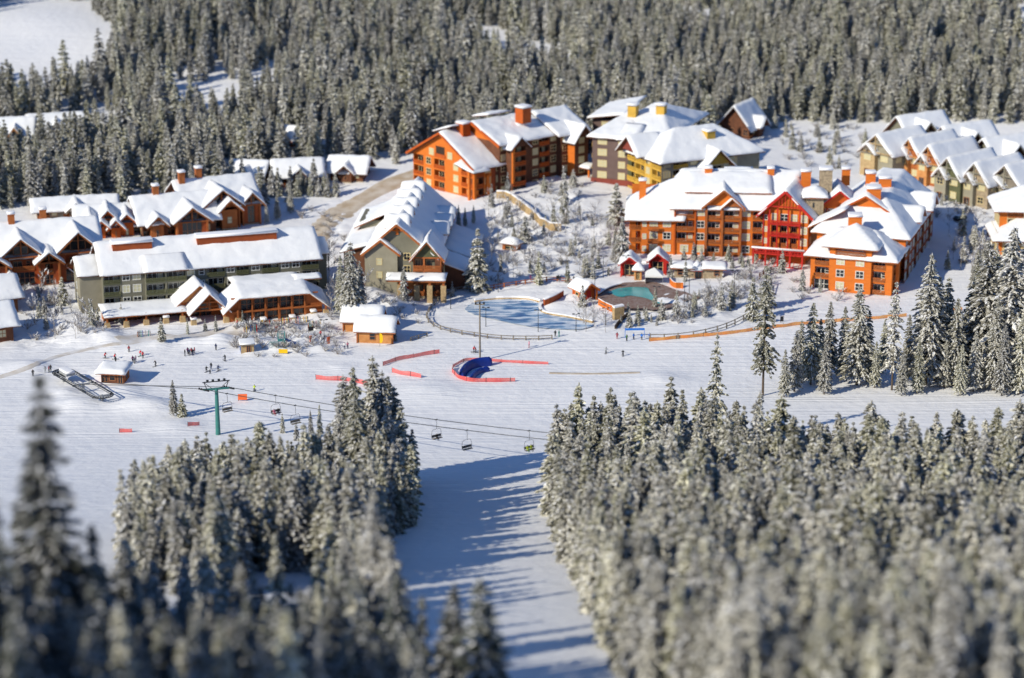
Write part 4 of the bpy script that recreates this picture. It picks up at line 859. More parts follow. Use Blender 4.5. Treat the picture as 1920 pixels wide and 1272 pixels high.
# ------------------------------------------------------------------ blue barrier, signs, playground
def barrier():
    o = empty('inflatable_barrier', P(890, 700), 0, 'curved dark blue inflatable barrier inside the pink nets', 'barrier'); off = o.location
    def tube(name, px, w, h, m):
        c = smooth_px(px, 5); b = MB(); rows = []
        for i, p in enumerate(c):
            d = c[min(i+1, len(c)-1)]-c[max(i-1, 0)]; d.z = 0; d.normalize(); n = Vector((-d.y, d.x, 0)); e = 1 if 0 < i < len(c)-1 else .75
            rows.append([b.V(p-off+n*w*e*math.cos(a)*.5+Vector((0,0,-.2+h*e*max(0, math.sin(a))**.7))) for a in [math.pi*k/8 for k in range(9)]])
        for r1, r2 in zip(rows, rows[1:]):
            for k in range(8): b.f.append([r1[k], r1[k+1], r2[k+1], r2[k]]); b.m.append(b.mi(m))
        for r in (rows[0], rows[-1]): b.f.append(r); b.m.append(b.mi(m))
        b.build(name, o, True)
    tube('outer_tube', [(865,709),(872,699),(884,691),(900,687),(922,685)], 1.5, 2.4, 'blue_vinyl'); tube('pale_strip', [(874,712),(882,701),(894,695),(917,691)], 1.3, .45, 'blue_pale'); tube('inner_tube', [(884,714),(891,705),(902,699),(917,696)], 1.1, 1.45, 'blue_vinyl')
barrier()
def sign_board(name, lb, cat, px, py, w, h, z, m, ang=0, legs=True):
    q = P(px, py); o = empty(name, q, rad(ang), lb, cat); b = MB(); b.box(-w/2, w/2, -.05, .05, z, z+h, m); b.build('panel', o)
    if legs:
        for x in (-w/2+.1, w/2-.1): l = MB(); l.box(x-.05, x+.05, -.02, .1, -.4, z+.1, 'metal_dark'); l.build('post', o)
sign_board('slow_banner', 'square orange banner standing on the run right of the lift tower', 'banner', 455, 752, 2.1, 1.4, .25, 'orange_sign', 5)
sign_board('banner', 'yellow banner board among the snow banks below the day lodge', 'banner', 531, 664, 2.2, 1.0, .2, 'yellow_sign', -4)
sign_board('notice_board', 'dark square notice board on posts above the pond', 'sign', 1046, 530, .9, .9, 1.0, 'black')
sign_board('notice_board', 'dark square notice board in the snow left of the log cabins', 'sign', 583, 624, 1.3, 1.1, .5, 'black', 10)
sign_board('dark_sign', 'leaning dark triangular trail sign by the orange net', 'sign', 1466, 604, 1.0, 1.3, .2, 'metal_dark', 30)
sign_board('trail_sign', 'pale grey trail panel beside the leaning dark sign', 'sign', 1448, 604, 1.8, 1.4, .2, 'metal_grey', -20)
sign_board('folding_board', 'orange folding board leaning in the snow below the day lodge', 'sign', 616, 645, .8, 1.8, 0, 'orange_sign', 40, False)
sign_board('folding_board', 'second orange folding board, nearer the day lodge steps', 'sign', 583, 641, .8, 1.6, 0, 'orange_sign', 50, False)
q = P(712, 650); o = empty('feather_flag', q, rad(-8), 'tall yellow feather flag in front of the log cabin', 'flag')
b = MB(); b.beam((0,0,-.3),(0,0,3.4),.07,'metal_dark',n=6); b.build('pole', o)
b = MB(); pr_ = [(0,.9),(.55,1.0),(.8,1.6),(.8,2.6),(.6,3.2),(.25,3.45),(0,3.4)]; b.f = []; i0 = [b.V((x,-.03,z)) for x, z in pr_]; i1 = [b.V((x,.03,z)) for x, z in pr_]; b.f += [i0, i1[::-1]]+[[i0[k], i0[(k+1)%7], i1[(k+1)%7], i1[k]] for k in range(7)]; b.m = [b.mi('yellow_sign')]*9; b.build('banner', o)
def playground():
    q = P(528, 648); o = empty('play_tower', q, rad(8), 'teal metal play tower with a dark blue slide half buried in snow', 'play tower')
    for x in (-.8, .8):
        for y in (-.8, .8): b = MB(); b.box(x-.07,x+.07,y-.07,y+.07,-.5,3.4,'teal'); b.build('post', o)
    b = MB(); b.box(-.9,.9,-.9,.9,1.3,1.42,'teal'); [b.box(-.9,.9,y-.03,y+.03,z,z+.07,'teal') for y in (-.85,.85) for z in (1.9,2.4,3.3)]; [b.box(x-.03,x+.03,-.9,.9,z,z+.07,'teal') for x in (-.85,.85) for z in (1.9,3.3)]; b.build('platform', o)
    b = MB(); b.hexa([(.9,-.4,1.2),(.9,.4,1.2),(3.6,.4,.1),(3.6,-.4,.1)][::-1], [(.9,-.4,1.36),(.9,.4,1.36),(3.6,.4,.26),(3.6,-.4,.26)][::-1], 'blue_paint'); [b.hexa([(.9,y-.05,1.3),(.9,y+.05,1.3),(3.6,y+.05,.2),(3.6,y-.05,.2)], [(.9,y-.05,1.75),(.9,y+.05,1.75),(3.6,y+.05,.6),(3.6,y-.05,.6)], 'blue_paint') for y in (-.4,.4)]; b.build('slide', o)
    b = MB(); [b.box(-3+k*.35,-2.93+k*.35,-.8,-.73,0,1.2,'teal') for k in range(7)]; b.box(-3,-.8,-.8,-.7,1.15,1.25,'teal'); b.build('railing', o)
playground()
def ski_rack(px, py, ang, lb, seed):
    g = random.Random(seed); q = P(px, py); o = empty('ski_rack', q, rad(ang), lb, 'ski rack', 'ski racks below the day lodge'); b = MB()
    for x in (-1.6, 1.6): b.beam((x,-.5,-.3),(x,0,1.3),.1,'timber'); b.beam((x,.5,-.3),(x,0,1.3),.1,'timber')
    b.box(-1.7,1.7,-.05,.05,1.15,1.27,'timber'); b.build('rack_frame', o)
    for k in range(9):
        if g.random() < .2: continue
        x = -1.45+k*.36; s = MB(); c = g.choice(('black','red','blue_paint','yellow_sign','metal_grey','teal')); s.beam((x,-.42,0),(x+g.uniform(-.05,.05),-.06,1.75),.09,c,.05); s.beam((x+.12,-.42,0),(x+.1,-.06,1.72),.09,c,.05); s.build('ski_pair', o)
for k, (px, py, a, lb) in enumerate([(500,612,14,'ski rack full of skis left under the day lodge glass wall'),(535,608,16,'ski rack under the middle of the day lodge glass wall'),(566,606,18,'ski rack right under the day lodge glass wall'),(470,622,10,'ski rack nearest the day lodge porch gable'),(520,624,8,'ski rack in the second row before the day lodge'),(590,614,20,'ski rack at the right corner of the day lodge'),(270,632,12,'ski rack at the left end of the day lodge porch')]): ski_rack(px, py, a, lb, k)
def storage():
    q = P(452, 664); b = Bld('storage_shed', 'plain tan storage shed with a blue side among snow banks', 'shed', q, 12); b.deck = 'grey_wood'; b.cur = 0; b.wf = 'frame_brown'
    b.facade((0,0),(3.2,0),0,2.4,1,[(1,'.'),(1,'d'),(.6,'.')],'stone_tan',base=.5); b.facade((3.2,0),(3.2,3),0,2.4,1,[(1,'.')],'stone_tan'); b.facade((3.2,3),(0,3),0,2.4,1,[(1,'.')],'stone_tan'); b.facade((0,3),(0,0),0,2.4,1,[(1,'.')],'blue_paint'); b.roof([[(-.3,-.4,2.4),(3.5,-.4,2.4),(3.5,3.3,2.7),(-.3,3.3,2.7)]], .25); b.foot(-1,4,-1,4); b.done()  # left wall in plain blue
storage()
b_ = cabin.__globals__
def op_hut():
    q = P(190, 718); b = Bld('operator_hut', 'dark operator hut under a thick snow roof beside the lift terminal', 'hut', q, -8); b.deck = 'timber'; b.cur = 0; b.wf = 'frame_brown'
    b.facade((0,0),(5.5,0),0,2.8,1,[(1,'g'),(1.4,'m'),(1,'d')],'brown',base=1); b.facade((5.5,0),(5.5,4.5),0,2.8,1,[(1,'m')],'timber',base=1); b.facade((5.5,4.5),(0,4.5),0,2.8,1,[(1,'.')],'brown'); b.facade((0,4.5),(0,0),0,2.8,1,[(1,'D')],'timber',base=1)
    b.roof([[(-.9,-1.4,2.7),(6.2,-1.4,2.7),(6.2,5.2,3.4),(-.9,5.2,3.4)]], .8, .3); b.foot(-1,7,-2,6); b.done()
op_hut()
# ------------------------------------------------------------------ lamp posts, tall pole, car
LAMPG = 'black twin headed lamp posts round the pool and pond'
for n, (px, pb, pt, lb) in enumerate([(1131,521,481,'left of the red pool hut'),(1173,520,480,'in front of the red pool hut'),(1115,562,519,'left of the rust pool hut'),(1231,577,538,'beside the teal pool water'),(1283,574,519,'near the curved orange fence'),(1292,556,516,'below the stone bathhouse'),(1080,622,589,'at the right tip of the frozen pond'),(1009,622,582,'at the front of the frozen pond'),(934,548,509,'beside the big spruce above the pond'),(911,613,577,'on the left bank of the frozen pond'),(1136,610,578,'by the orange fence of the pool terrace'),(1376,560,508,'on the snowy slope before the hotel'),(845,580,548,'inside the fence bend left of the pond'),(1061,530,490,'on the path above the pond'),(608,640,600,'beside the snow banks left of the log cabins')]):
    q = P(px, pb); s = PR(q)[2]; h = (pb-pt)/(s*.956)
    o = empty('lamp_post', q, rad(R.uniform(-20,20)), 'black lamp post with twin heads '+lb, 'lamp post', LAMPG)
    b = MB(); b.beam((0,0,-.4),(0,0,h),.2,'metal_dark',n=6,w2=.11); b.build('pole', o); b = MB(); b.box(-.75,.75,-.04,.04,h-.12,h-.04,'metal_dark'); b.build('arm', o)
    for x in (-.7, .7): b = MB(); b.box(x-.3,x+.3,-.18,.18,h-.08,h+.12,'metal_dark'); b.build('lamp_head', o)
q = P(900, 677); o = empty('utility_pole', q, 0, 'tall bare wooden pole with a cross arm standing by the blue barrier', 'pole'); h = 112/(PR(q)[2]*.956)
b = MB(); b.beam((0,0,-.5),(0,0,h),.5,'grey_wood',n=8,w2=.34); b.build('shaft', o); b = MB(); b.box(-1.2,1.2,-.1,.1,h-1,h-.75,'grey_wood'); b.build('cross_arm', o)
for x in (-1, 0, 1): b = MB(); b.box(x-.22,x+.22,-.3,.1,h-.72,h-.35,'metal_dark'); b.build('floodlight', o)
def car(px, py, ang, lb):
    q = P(px, py); o = empty('parked_car', q, rad(ang), lb, 'car'); b = MB()
    b.hexa([(-2.2,-.85,.35),(2.2,-.85,.35),(2.2,.85,.35),(-2.2,.85,.35)], [(-2.15,-.82,.95),(2.1,-.82,.9),(2.1,.82,.9),(-2.15,.82,.95)], 'black'); b.build('body', o)
    b = MB(); b.hexa([(-2,-.78,.95),(1,-.78,.95),(1,.78,.95),(-2,.78,.95)], [(-1.6,-.62,1.55),(.4,-.62,1.55),(.4,.62,1.55),(-1.6,.62,1.55)], 'glass_dark'); b.build('window', o); snow_slab([[(-1.6,-.62,1.55),(.4,-.62,1.55),(.4,.62,1.55),(-1.6,.62,1.55)]], .15, 'roof_snow', o, 'snow_cap', .06)
    for x in (-1.35, 1.35):
        for y in (-.8, .8): w = MB(); w.beam((x,y-.12,.33),(x,y+.12,.33),.66,'tyre',n=12); w.build('wheel', o)
car(1800, 412, 40, 'dark car parked under the row houses beside the shaded street'); car(1722, 372, 40, 'dark car parked by the garage wall of the ochre row houses')
# ------------------------------------------------------------------ chairlift
def stadium(cx, cy, L, r, n=10):
    a = [Vector((cx+L/2+r*math.sin(t), cy-r*math.cos(t), 0)) for t in [math.pi*k/n for k in range(n+1)]]+[Vector((cx-L/2-r*math.sin(t), cy+r*math.cos(t), 0)) for t in [math.pi*k/n for k in range(n+1)]]
    return a+[a[0]]
A0, A1 = P(120, 716), P(192, 752)
TERM = empty('lift_terminal', (A0+A1)/2, math.atan2(A1.y-A0.y, A1.x-A0.x), 'grey chairlift terminal with a long looped rail beside the operator hut', 'lift terminal')
def term():
    o = TERM; L = (A1-A0).length
    b = MB(); c1 = [p+Vector((0,0,1.9)) for p in stadium(0,0,L,2.6)]; c2 = [p+Vector((0,0,1.9)) for p in stadium(0,0,L,1.7)]
    b.path(resample(c1,.9), .26, 'metal_dark'); b.path(resample(c2,.9), .2, 'metal_grey')
    for p, q in zip(resample(c1,.9), resample(c2,.9)): b.beam(p, q, .14, 'metal_dark')
    b.build('rail_loop', o)
    for x in (-L/2, 0, L/2): b = MB(); b.box(x-.35,x+.35,-.35,.35,-1,1.9,'metal_grey'); b.box(x-.2,x+.2,-2.6,2.6,1.5,1.8,'metal_grey'); b.build('column', o)
    b = MB(); b.beam((-L/2,0,1.5),(-L/2,0,1.7),4.4,'metal_dark',n=20); b.build('bullwheel', o)
    c = MB(); c.box(-L/2,-L/2+4,-1.1,1.1,2.0,2.6,'metal_grey'); m = c.build('drive_housing', o); snow_slab([[(-L/2,-1.1,2.6),(-L/2+4,-1.1,2.6),(-L/2+4,1.1,2.6),(-L/2,1.1,2.6)]], .5, 'snow_cap', m, 'snow_cap', .2)
term()
tb = P(409, 815); th = 100/(PR(tb)[2]*.956)
LIFT_DIR = math.atan2(G(1330,845,22).y-tb.y, G(1330,845,22).x-tb.x)
def tower():
    o = empty('lift_tower', tb, LIFT_DIR+rad(50), 'tall teal chairlift tower with a dark crossarm on the ski run', 'lift tower')
    b = MB(); b.beam((0,0,-1),(0,0,th-1.6),1.15,'lift_green',n=12,w2=.75); b.build('mast', o)
    b = MB(); b.box(-2.8,2.8,-.22,.22,th-1.9,th-1.5,'lift_green'); b.build('crossarm', o)
    b = MB(); [b.beam((s*2.1,0,th-1.6),(s*2.7,0,th),.16,'metal_dark') for s in (-1,1)]; b.box(-3,3,-.1,.1,th-.1,th+.08,'metal_dark'); [b.beam((s*.9,0,th-1.6),(s*2.6,0,th-.1),.1,'metal_dark') for s in (-1,1)]; b.build('maintenance_frame', o)
    for s in (-1, 1):
        g = MB(); d = Vector((math.cos(-rad(50)), math.sin(-rad(50)), 0)); c = Vector((s*2.75,0,th-1.75)); g.beam(c-d*1.5, c+d*1.5, .2, 'metal_dark'); [g.beam(c+d*k+Vector((0,-.06,.12)), c+d*k+Vector((0,.06,.12)), .45, 'black', n=10) for k in (-1.3,-.65,0,.65,1.3)]; g.build('sheave_train', o)
    for x in (-1.9,-.7,.6,1.8): g = MB(); g.box(x-.25,x+.25,-.2,.2,th+.08,th+.5,'metal_dark'); g.build('lamp_head', o)
tower()
ux, uy = math.cos(LIFT_DIR+rad(50)), math.sin(LIFT_DIR+rad(50))
arm = [tb+Vector((s*2.75*ux, s*2.75*uy, th-1.55)) for s in (1, -1)]
far_ = [G(1330, 838, 22), G(1330, 853, 21)]
if PR(arm[0])[0] < PR(arm[1])[0]: arm.reverse()
def cab(i, t): a, e = arm[i], far_[i]; return a+(e-a)*t-Vector((0,0,1.5*4*t*(1-t)))
for i in (0, 1):
    b = MB(); b.path([cab(i, k/40) for k in range(41)], .11, 'metal_dark', 4); e = Vector((0, (-1.7 if i == 0 else 1.7), 2.0)); E_ = Matrix.Translation(TERM.location) @ Matrix.Rotation(TERM.rotation_euler.z, 4, 'Z') @ e
    b.beam(arm[i], E_, .11, 'metal_dark'); prop(b.build('haul_cable'), ('upper' if i == 0 else 'lower')+' haul cable of the chairlift running right from the tower', 'cable')
def chair_meshes():
    h = MB(); h.path([(0,0,0),(.12,0,-.6),(.12,0,-2.0)], .09, 'metal_dark', 5); h.box(-.3,.3,-.06,.06,-.08,.12,'metal_dark')
    f = MB(); f.path([(-1.15,0,-3.9),(-1.25,0,-3.2),(-1.1,0,-2.3),(-.8,0,-2.0),(.8,0,-2.0),(1.1,0,-2.3),(1.25,0,-3.2),(1.15,0,-3.9)], .08, 'metal_dark', 5); f.path([(-1.15,0,-3.9),(-1.1,-.6,-3.95)], .07, 'metal_dark'); f.path([(1.15,0,-3.9),(1.1,-.6,-3.95)], .07, 'metal_dark'); f.path([(-1.2,-.55,-3.45),(1.2,-.55,-3.45)], .06, 'metal_dark')
    s = MB(); s.box(-1.15,1.15,-.6,.0,-3.98,-3.86,'grey_wood'); r = MB(); r.box(-1.15,1.15,.02,.1,-3.75,-3.2,'grey_wood')
    return [('hanger', h.mesh('hanger')), ('bail', f.mesh('bail')), ('seat', s.mesh('seat')), ('backrest', r.mesh('backrest'))]
CM = chair_meshes(); CHAIRS = []
def chair(i, px, lb):
    lo, hi = 0, 1
    for _ in range(40):
        m = (lo+hi)/2
        if PR(cab(i, m))[0] < px: lo = m
        else: hi = m
    p = cab(i, lo); o = empty('lift_chair', p, LIFT_DIR+rad(72), lb, 'lift chair', 'chairs hanging on the ski lift')
    for n, me in CM: link(n, me, o)
    CHAIRS.append((o, p)); return o, p
# ------------------------------------------------------------------ people
def person_mesh(pose):
    """one skinned figure: pelvis root, legs, torso, arms, neck, head"""
    if pose == 'stand': J = dict(pel=(0,0,.95),hL=(.1,0,.9),kL=(.12,-.04,.5),aL=(.13,0,.08),tL=(.14,-.2,.05),hR=(-.1,0,.9),kR=(-.12,-.02,.5),aR=(-.13,.03,.08),tR=(-.14,-.17,.05),ch=(0,0,1.3),sL=(.2,0,1.42),eL=(.3,.02,1.15),wL=(.3,-.14,.93),sR=(-.2,0,1.42),eR=(-.29,.03,1.15),wR=(-.27,-.1,.92),nk=(0,0,1.5),hd=(0,-.02,1.68),tp=(0,-.01,1.78))
    elif pose == 'ski': J = dict(pel=(0,.1,.8),hL=(.11,.1,.78),kL=(.15,-.16,.48),aL=(.15,0,.1),tL=(.15,-.2,.06),hR=(-.11,.1,.78),kR=(-.15,-.12,.48),aR=(-.15,.04,.1),tR=(-.15,-.16,.06),ch=(0,-.08,1.12),sL=(.2,-.12,1.24),eL=(.36,-.2,1.02),wL=(.4,-.46,.98),sR=(-.2,-.12,1.24),eR=(-.36,-.18,1.02),wR=(-.4,-.44,.98),nk=(0,-.15,1.34),hd=(0,-.2,1.5),tp=(0,-.2,1.6))
    else: J = dict(pel=(0,-.15,.1),hL=(.11,-.18,.1),kL=(.13,-.58,.08),aL=(.14,-.62,-.34),tL=(.14,-.82,-.4),hR=(-.11,-.18,.1),kR=(-.13,-.58,.08),aR=(-.14,-.64,-.34),tR=(-.14,-.84,-.38),ch=(0,-.08,.46),sL=(.2,-.08,.58),eL=(.28,-.2,.34),wL=(.2,-.44,.26),sR=(-.2,-.08,.58),eR=(-.28,-.2,.34),wR=(-.2,-.44,.26),nk=(0,-.1,.68),hd=(0,-.13,.85),tp=(0,-.12,.95))
    rad_ = dict(pel=.16,hL=.12,kL=.085,aL=.07,tL=.06,hR=.12,kR=.085,aR=.07,tR=.06,ch=.18,sL=.09,eL=.07,wL=.055,sR=.09,eR=.07,wR=.055,nk=.075,hd=.115,tp=.095)
    E_ = ['pel hL','hL kL','kL aL','aL tL','pel hR','hR kR','kR aR','aR tR','pel ch','ch sL','sL eL','eL wL','ch sR','sR eR','eR wR','ch nk','nk hd','hd tp']
    ks = list(J); me = bpy.data.meshes.new('body'); me.from_pydata([J[k] for k in ks], [tuple(ks.index(x) for x in e.split()) for e in E_], [])
    ob = bpy.data.objects.new('body', me); COL.objects.link(ob); m = ob.modifiers.new('s', 'SKIN'); sv = me.skin_vertices[0].data
    for i, k in enumerate(ks): sv[i].radius = (rad_[k], rad_[k]); sv[i].use_root = (k == 'pel')
    ob.modifiers.new('u', 'SUBSURF').levels = 1; bpy.context.view_layer.update()
    dg = bpy.context.evaluated_depsgraph_get(); out = bpy.data.meshes.new_from_object(ob.evaluated_get(dg)); bpy.data.objects.remove(ob)
    out.materials.clear()
    for k in ('black', 'black', 'skin', 'black'): out.materials.append(MATS[k])
    zh = J['hd'][2]; zp_ = J['pel'][2]; c = [p.center for p in out.polygons]; idx = []
    legs = [Vector(J[k]) for k in ('kL','aL','kR','aR','tL','tR')]; arms = [Vector(J[k]) for k in ('wL','wR','eL','eR','ch','sL','sR')]
    for p in c:
        if p.z > zh-.1: idx.append(2 if (p.y < J['hd'][1]-.05 and p.z < zh+.06) else 3)
        elif min((p-v).length for v in legs) < min((p-v).length for v in arms) or (pose != 'sit' and p.z < zp_-.02 and abs(p.x) < .24): idx.append(1)
        else: idx.append(0)
    out.polygons.foreach_set('material_index', idx); out.polygons.foreach_set('use_smooth', [True]*len(idx)); return out
PM = {k: person_mesh(k) for k in ('stand', 'ski', 'sit')}
JK = {'red': (.62,.02,.03), 'dark red': (.28,.02,.03), 'black': (.015,.016,.02), 'navy': (.02,.03,.09), 'grey': (.3,.32,.34), 'purple': (.16,.04,.13), 'white': (.75,.75,.75), 'teal': (.03,.28,.24), 'blue': (.02,.16,.6), 'lime': (.5,.62,.05), 'green': (.10,.22,.08), 'pink': (.62,.22,.30), 'brown': (.14,.07,.04)}
for k, c in JK.items(): mat('jacket_'+k.replace(' ', '_'), c, None, .8)
sk = MB(); sk.hexa([(-.05,-.95,0),(.05,-.95,0),(.05,.75,0),(-.05,.75,0)], [(-.05,-.95,.035),(.05,-.95,.035),(.05,.75,.035),(-.05,.75,.035)], 'black'); sk.hexa([(-.05,-1.1,.08),(.05,-1.1,.08),(.05,-.95,0),(-.05,-.95,0)], [(-.05,-1.1,.11),(.05,-1.1,.11),(.05,-.95,.035),(-.05,-.95,.035)], 'black'); SKI = sk.mesh('ski')
PC = {}
def person(loc_, pose, jk, pants, lb, rz, skis=False, group=None):
    k = (pose, jk, pants)
    if k not in PC:
        me = PM[pose].copy(); me.materials[0] = MATS['jacket_'+jk.replace(' ', '_')]; me.materials[1] = MATS['jacket_'+pants.replace(' ', '_')]; me.materials[3] = MATS['jacket_'+('black' if jk not in ('black','navy') else 'grey')]; PC[k] = me
    o = link('person', PC[k]); o.location = loc_; o.rotation_euler.z = rz; prop(o, lb, 'person', group)
    if skis:
        for x in (-.15, .15): link('ski', SKI, o, Matrix.Translation((x, -.05, .0)))
    return o
PPL = [(197,672,'ski','red','black','in a red jacket, leftmost of the red pair skiing toward the day lodge'),(215,674,'ski','red','black','in a red jacket, right one of the red pair on the left run'),(217,681,'stand','black','black','in black standing just below the red jacketed pair'),
 (242,661,'stand','dark red','black','in a dark red jacket, farthest of the loose group on the left run'),(263,668,'ski','red','teal','in a red jacket and teal trousers, right of the loose group'),(249,680,'stand','purple','black','in purple, left of the tight trio on the left run'),(252,682,'stand','navy','black','in navy, middle of the tight trio on the left run'),(255,680,'stand','purple','navy','in purple with navy trousers, right of the tight trio'),
 (292,687,'ski','black','black','in black skiing alone right of the trio'),(62,706,'stand','black','black','in black at the far left by the dark houses'),(85,700,'stand','grey','grey','in grey beside the dark red pair near the terminal'),(92,699,'stand','dark red','black','in dark red walking above the lift terminal'),(95,697,'stand','black','black','in black behind the dark red walker above the terminal'),
 (347,668,'stand','black','black','in black at the left end of the queue below the day lodge'),(352,664,'stand','purple','black','in purple, back of the queue below the day lodge'),(355,667,'stand','navy','black','in navy in the middle of the queue'),(359,665,'stand','dark red','black','in dark red in the middle of the queue'),(362,667,'stand','black','navy','in black with navy trousers at the front of the queue'),(365,664,'stand','dark red','navy','in dark red and navy at the right end of the queue'),
 (405,657,'stand','navy','black','in navy beside the shed behind the queue'),(422,677,'ski','black','black','in black skiing between the queue and the shed'),(387,698,'ski','black','black','in black, leftmost of the four above the lift tower'),(394,701,'stand','white','black','in a white jacket among the four above the lift tower'),(396,693,'stand','black','navy','in black, farthest of the four above the lift tower'),(409,696,'ski','navy','black','in navy, rightmost of the four above the lift tower'),
 (646,655,'stand','white','navy','in a white jacket standing left of the log cabins'),(652,654,'stand','pink','navy','in a pink jacket beside the white jacketed one'),(477,734,'ski','lime','black','in a lime jacket skiing past the orange banner'),(888,660,'ski','red','black','in a red jacket by the tall wooden pole'),(892,662,'ski','dark red','black','in dark red just right of the red jacket by the pole'),(992,652,'stand','pink','dark red','in pink standing alone on the run before the pond'),
 (1041,632,'stand','black','black','in black at the pond fence'),(1048,632,'stand','teal','teal','in teal beside the one in black at the pond fence'),(1157,636,'stand','dark red','dark red','in dark red, left of the blue group by the orange net'),(1175,640,'stand','green','black','in green left of the blue group'),(1188,637,'stand','blue','navy','in blue under the left of the blue banner frame'),(1203,638,'stand','blue','black','in blue under the right of the blue banner frame'),(1218,637,'stand','blue','grey','in blue at the end of the orange net'),
 (1136,663,'ski','grey','black','in grey crouching on the open run'),(1168,668,'ski','black','black','in black skiing on the open run below the blue group'),(601,632,'stand','red','black','in red among the boards below the day lodge'),(606,645,'stand','navy','black','in navy by the orange folding board'),(268,672,'stand','red','black','in red just right of the loose group'),(445,612,'stand','red','black','in red on the day lodge terrace'),(470,606,'stand','navy','black','in navy on the day lodge terrace'),(1890,585,'stand','blue','pink','in blue at the right among trees'),(1664,800,'ski','black','black','in black on the snow strip between the right hand stands'),(995,527,'stand','purple','purple','in purple on the path above the pond'),(1076,530,'stand','black','black','in black on the path near the pool hut'),(343,601,'stand','dark red','black','in dark red under the day lodge porch')]
for px, py, pose, jk, pt, lb in PPL:
    q = P(px, py); person(q, pose, jk, pt, ('skier ' if pose == 'ski' else 'person ')+lb, R.uniform(0, 6.28), pose == 'ski')
def gate():
    a, c = P(1172, 634), P(1208, 633); o = empty('start_banner', a, math.atan2(c.y-a.y, c.x-a.x), 'blue banner frame on posts over the group by the orange net', 'banner'); L = (c-a).length
    for x in (0, L): b = MB(); b.beam((x,0,-.3),(x,0,2.5),.14,'blue_cloth',n=6); b.build('post', o)
    b = MB(); b.box(0,L,-.05,.05,1.95,2.5,'blue_cloth'); b.build('panel', o)
gate()
def riders(co, n, jk):
    o, p = co; M = Matrix.Translation(p) @ Matrix.Rotation(o.rotation_euler.z, 4, 'Z')
    for k, (x, j, pt, lb) in enumerate(jk):
        q = M @ Vector((x, .0, -3.86)); person(q, 'sit', j, pt, lb, o.rotation_euler.z)
c = chair(1, 425, 'empty lift chair hanging just right of the lift tower')
c = chair(0, 516, 'lift chair carrying two riders, first occupied one right of the tower'); riders(c, 2, [(-.5,'pink','dark red','person in pink riding the chair near the tower'), (.5,'black','navy','person in black riding the chair near the tower')])
c = chair(1, 553, 'empty lift chair above the small trees on the run'); c = chair(0, 818, 'lift chair with one dark rider over the open run'); riders(c, 1, [(0,'black','black','lone person in black riding a chair over the run')])
c = chair(1, 875, 'empty lift chair between two occupied ones over the open run'); c = chair(0, 992, 'lift chair with lime jacketed riders beside the right hand stand'); riders(c, 2, [(-.5,'lime','green','person in lime on the left of the right hand chair'), (.4,'lime','black','person in lime and black on the right of that chair')])
c = chair(1, 680, 'empty lift chair hidden behind the tall tree clump') if False else None
# ------------------------------------------------------------------ trees
def conifer(seed, h, r, low=.12, lev=17, snow=.22, full=1.0, per=3, shape=.85, ls=1.0, mt=('needle', 'frost')):
    g = random.Random(seed); tr = MB(); tr.beam((0,0,-1.2), (0,0,h*.97), h*.022+.06, 'bark', n=6, w2=.05); c = MB()
    mn, mf, ms = c.mi(mt[0]), c.mi(mt[1]), c.mi('snow_cap')
    def leaf(p, d, L, w, roll, m, up=0):
        sd = d.cross(Vector((0,0,1))); sd = sd.normalized() if sd.length > .01 else Vector((1,0,0)); n = sd.cross(d).normalized(); s2 = sd*math.cos(roll)+n*math.sin(roll); p = p+Vector((0,0,up))
        i = [c.V(p-d*L*.5), c.V(p+s2*w*.5-d*L*.05), c.V(p+d*L*.5), c.V(p-s2*w*.5-d*L*.05)]; c.f.append(i); c.m.append(m)
    for k in range(lev):
        t = min(.985, low+(1-low)*(k+g.uniform(-.6,.9))/lev); z = h*t; rr = r*(1-t)**shape*(1.02-.35*max(0, .3-t)/.3)+.12; nb = max(4, int((5+5*(1-t))*full)); a0 = g.random()*6.28
        for j in range(nb):
            if g.random() < .08: continue
            a = a0+6.283*j/nb+g.uniform(-.3,.3); L = rr*g.uniform(.5,1.28); out = Vector((math.cos(a), math.sin(a), 0)); dr = g.uniform(.12,.42)+.25*(1-t)
            for s in range(per):
                f = (s+.6)/per*.95; p = Vector((0,0,z+g.uniform(-.35,.35)*h/lev))+out*L*f+Vector((0,0,.10*L*f-dr*L*f*f)); d = (out+Vector((g.uniform(-.35,.35), g.uniform(-.35,.35), .1-dr*1.6*f))).normalized(); lw = ls*(L*.36+.28)*g.uniform(.75,1.2)*(1.15-.5*f)
                q = g.random(); m = mn if q < .34 else mf
                leaf(p, d, lw*2.1, lw, g.uniform(-.5,.5), m); leaf(p-Vector((0,0,.1)), d, lw*1.9, lw*.9, g.uniform(1,2.1), mn if g.random() < .6 else mf)
                sd = Vector((-out.y, out.x, 0)); sg = g.choice((-1,1)); leaf(p+sd*sg*lw*.5, (out*.6+sd*sg+Vector((0,0,-.35))).normalized(), lw*1.3, lw*.7, g.uniform(-.6,.6), mn if g.random() < .55 else mf)
                if g.random() < snow*1.6: leaf(p, d, lw*1.15, lw*.72, g.uniform(-.25,.25), ms, .09)
    for s in range(4): a = s*1.57; leaf(Vector((0,0,h*.97)), Vector((math.cos(a)*.25, math.sin(a)*.25, 1)).normalized(), h*.07, .22, .3, mf if s % 2 else mn)
    return tr, c
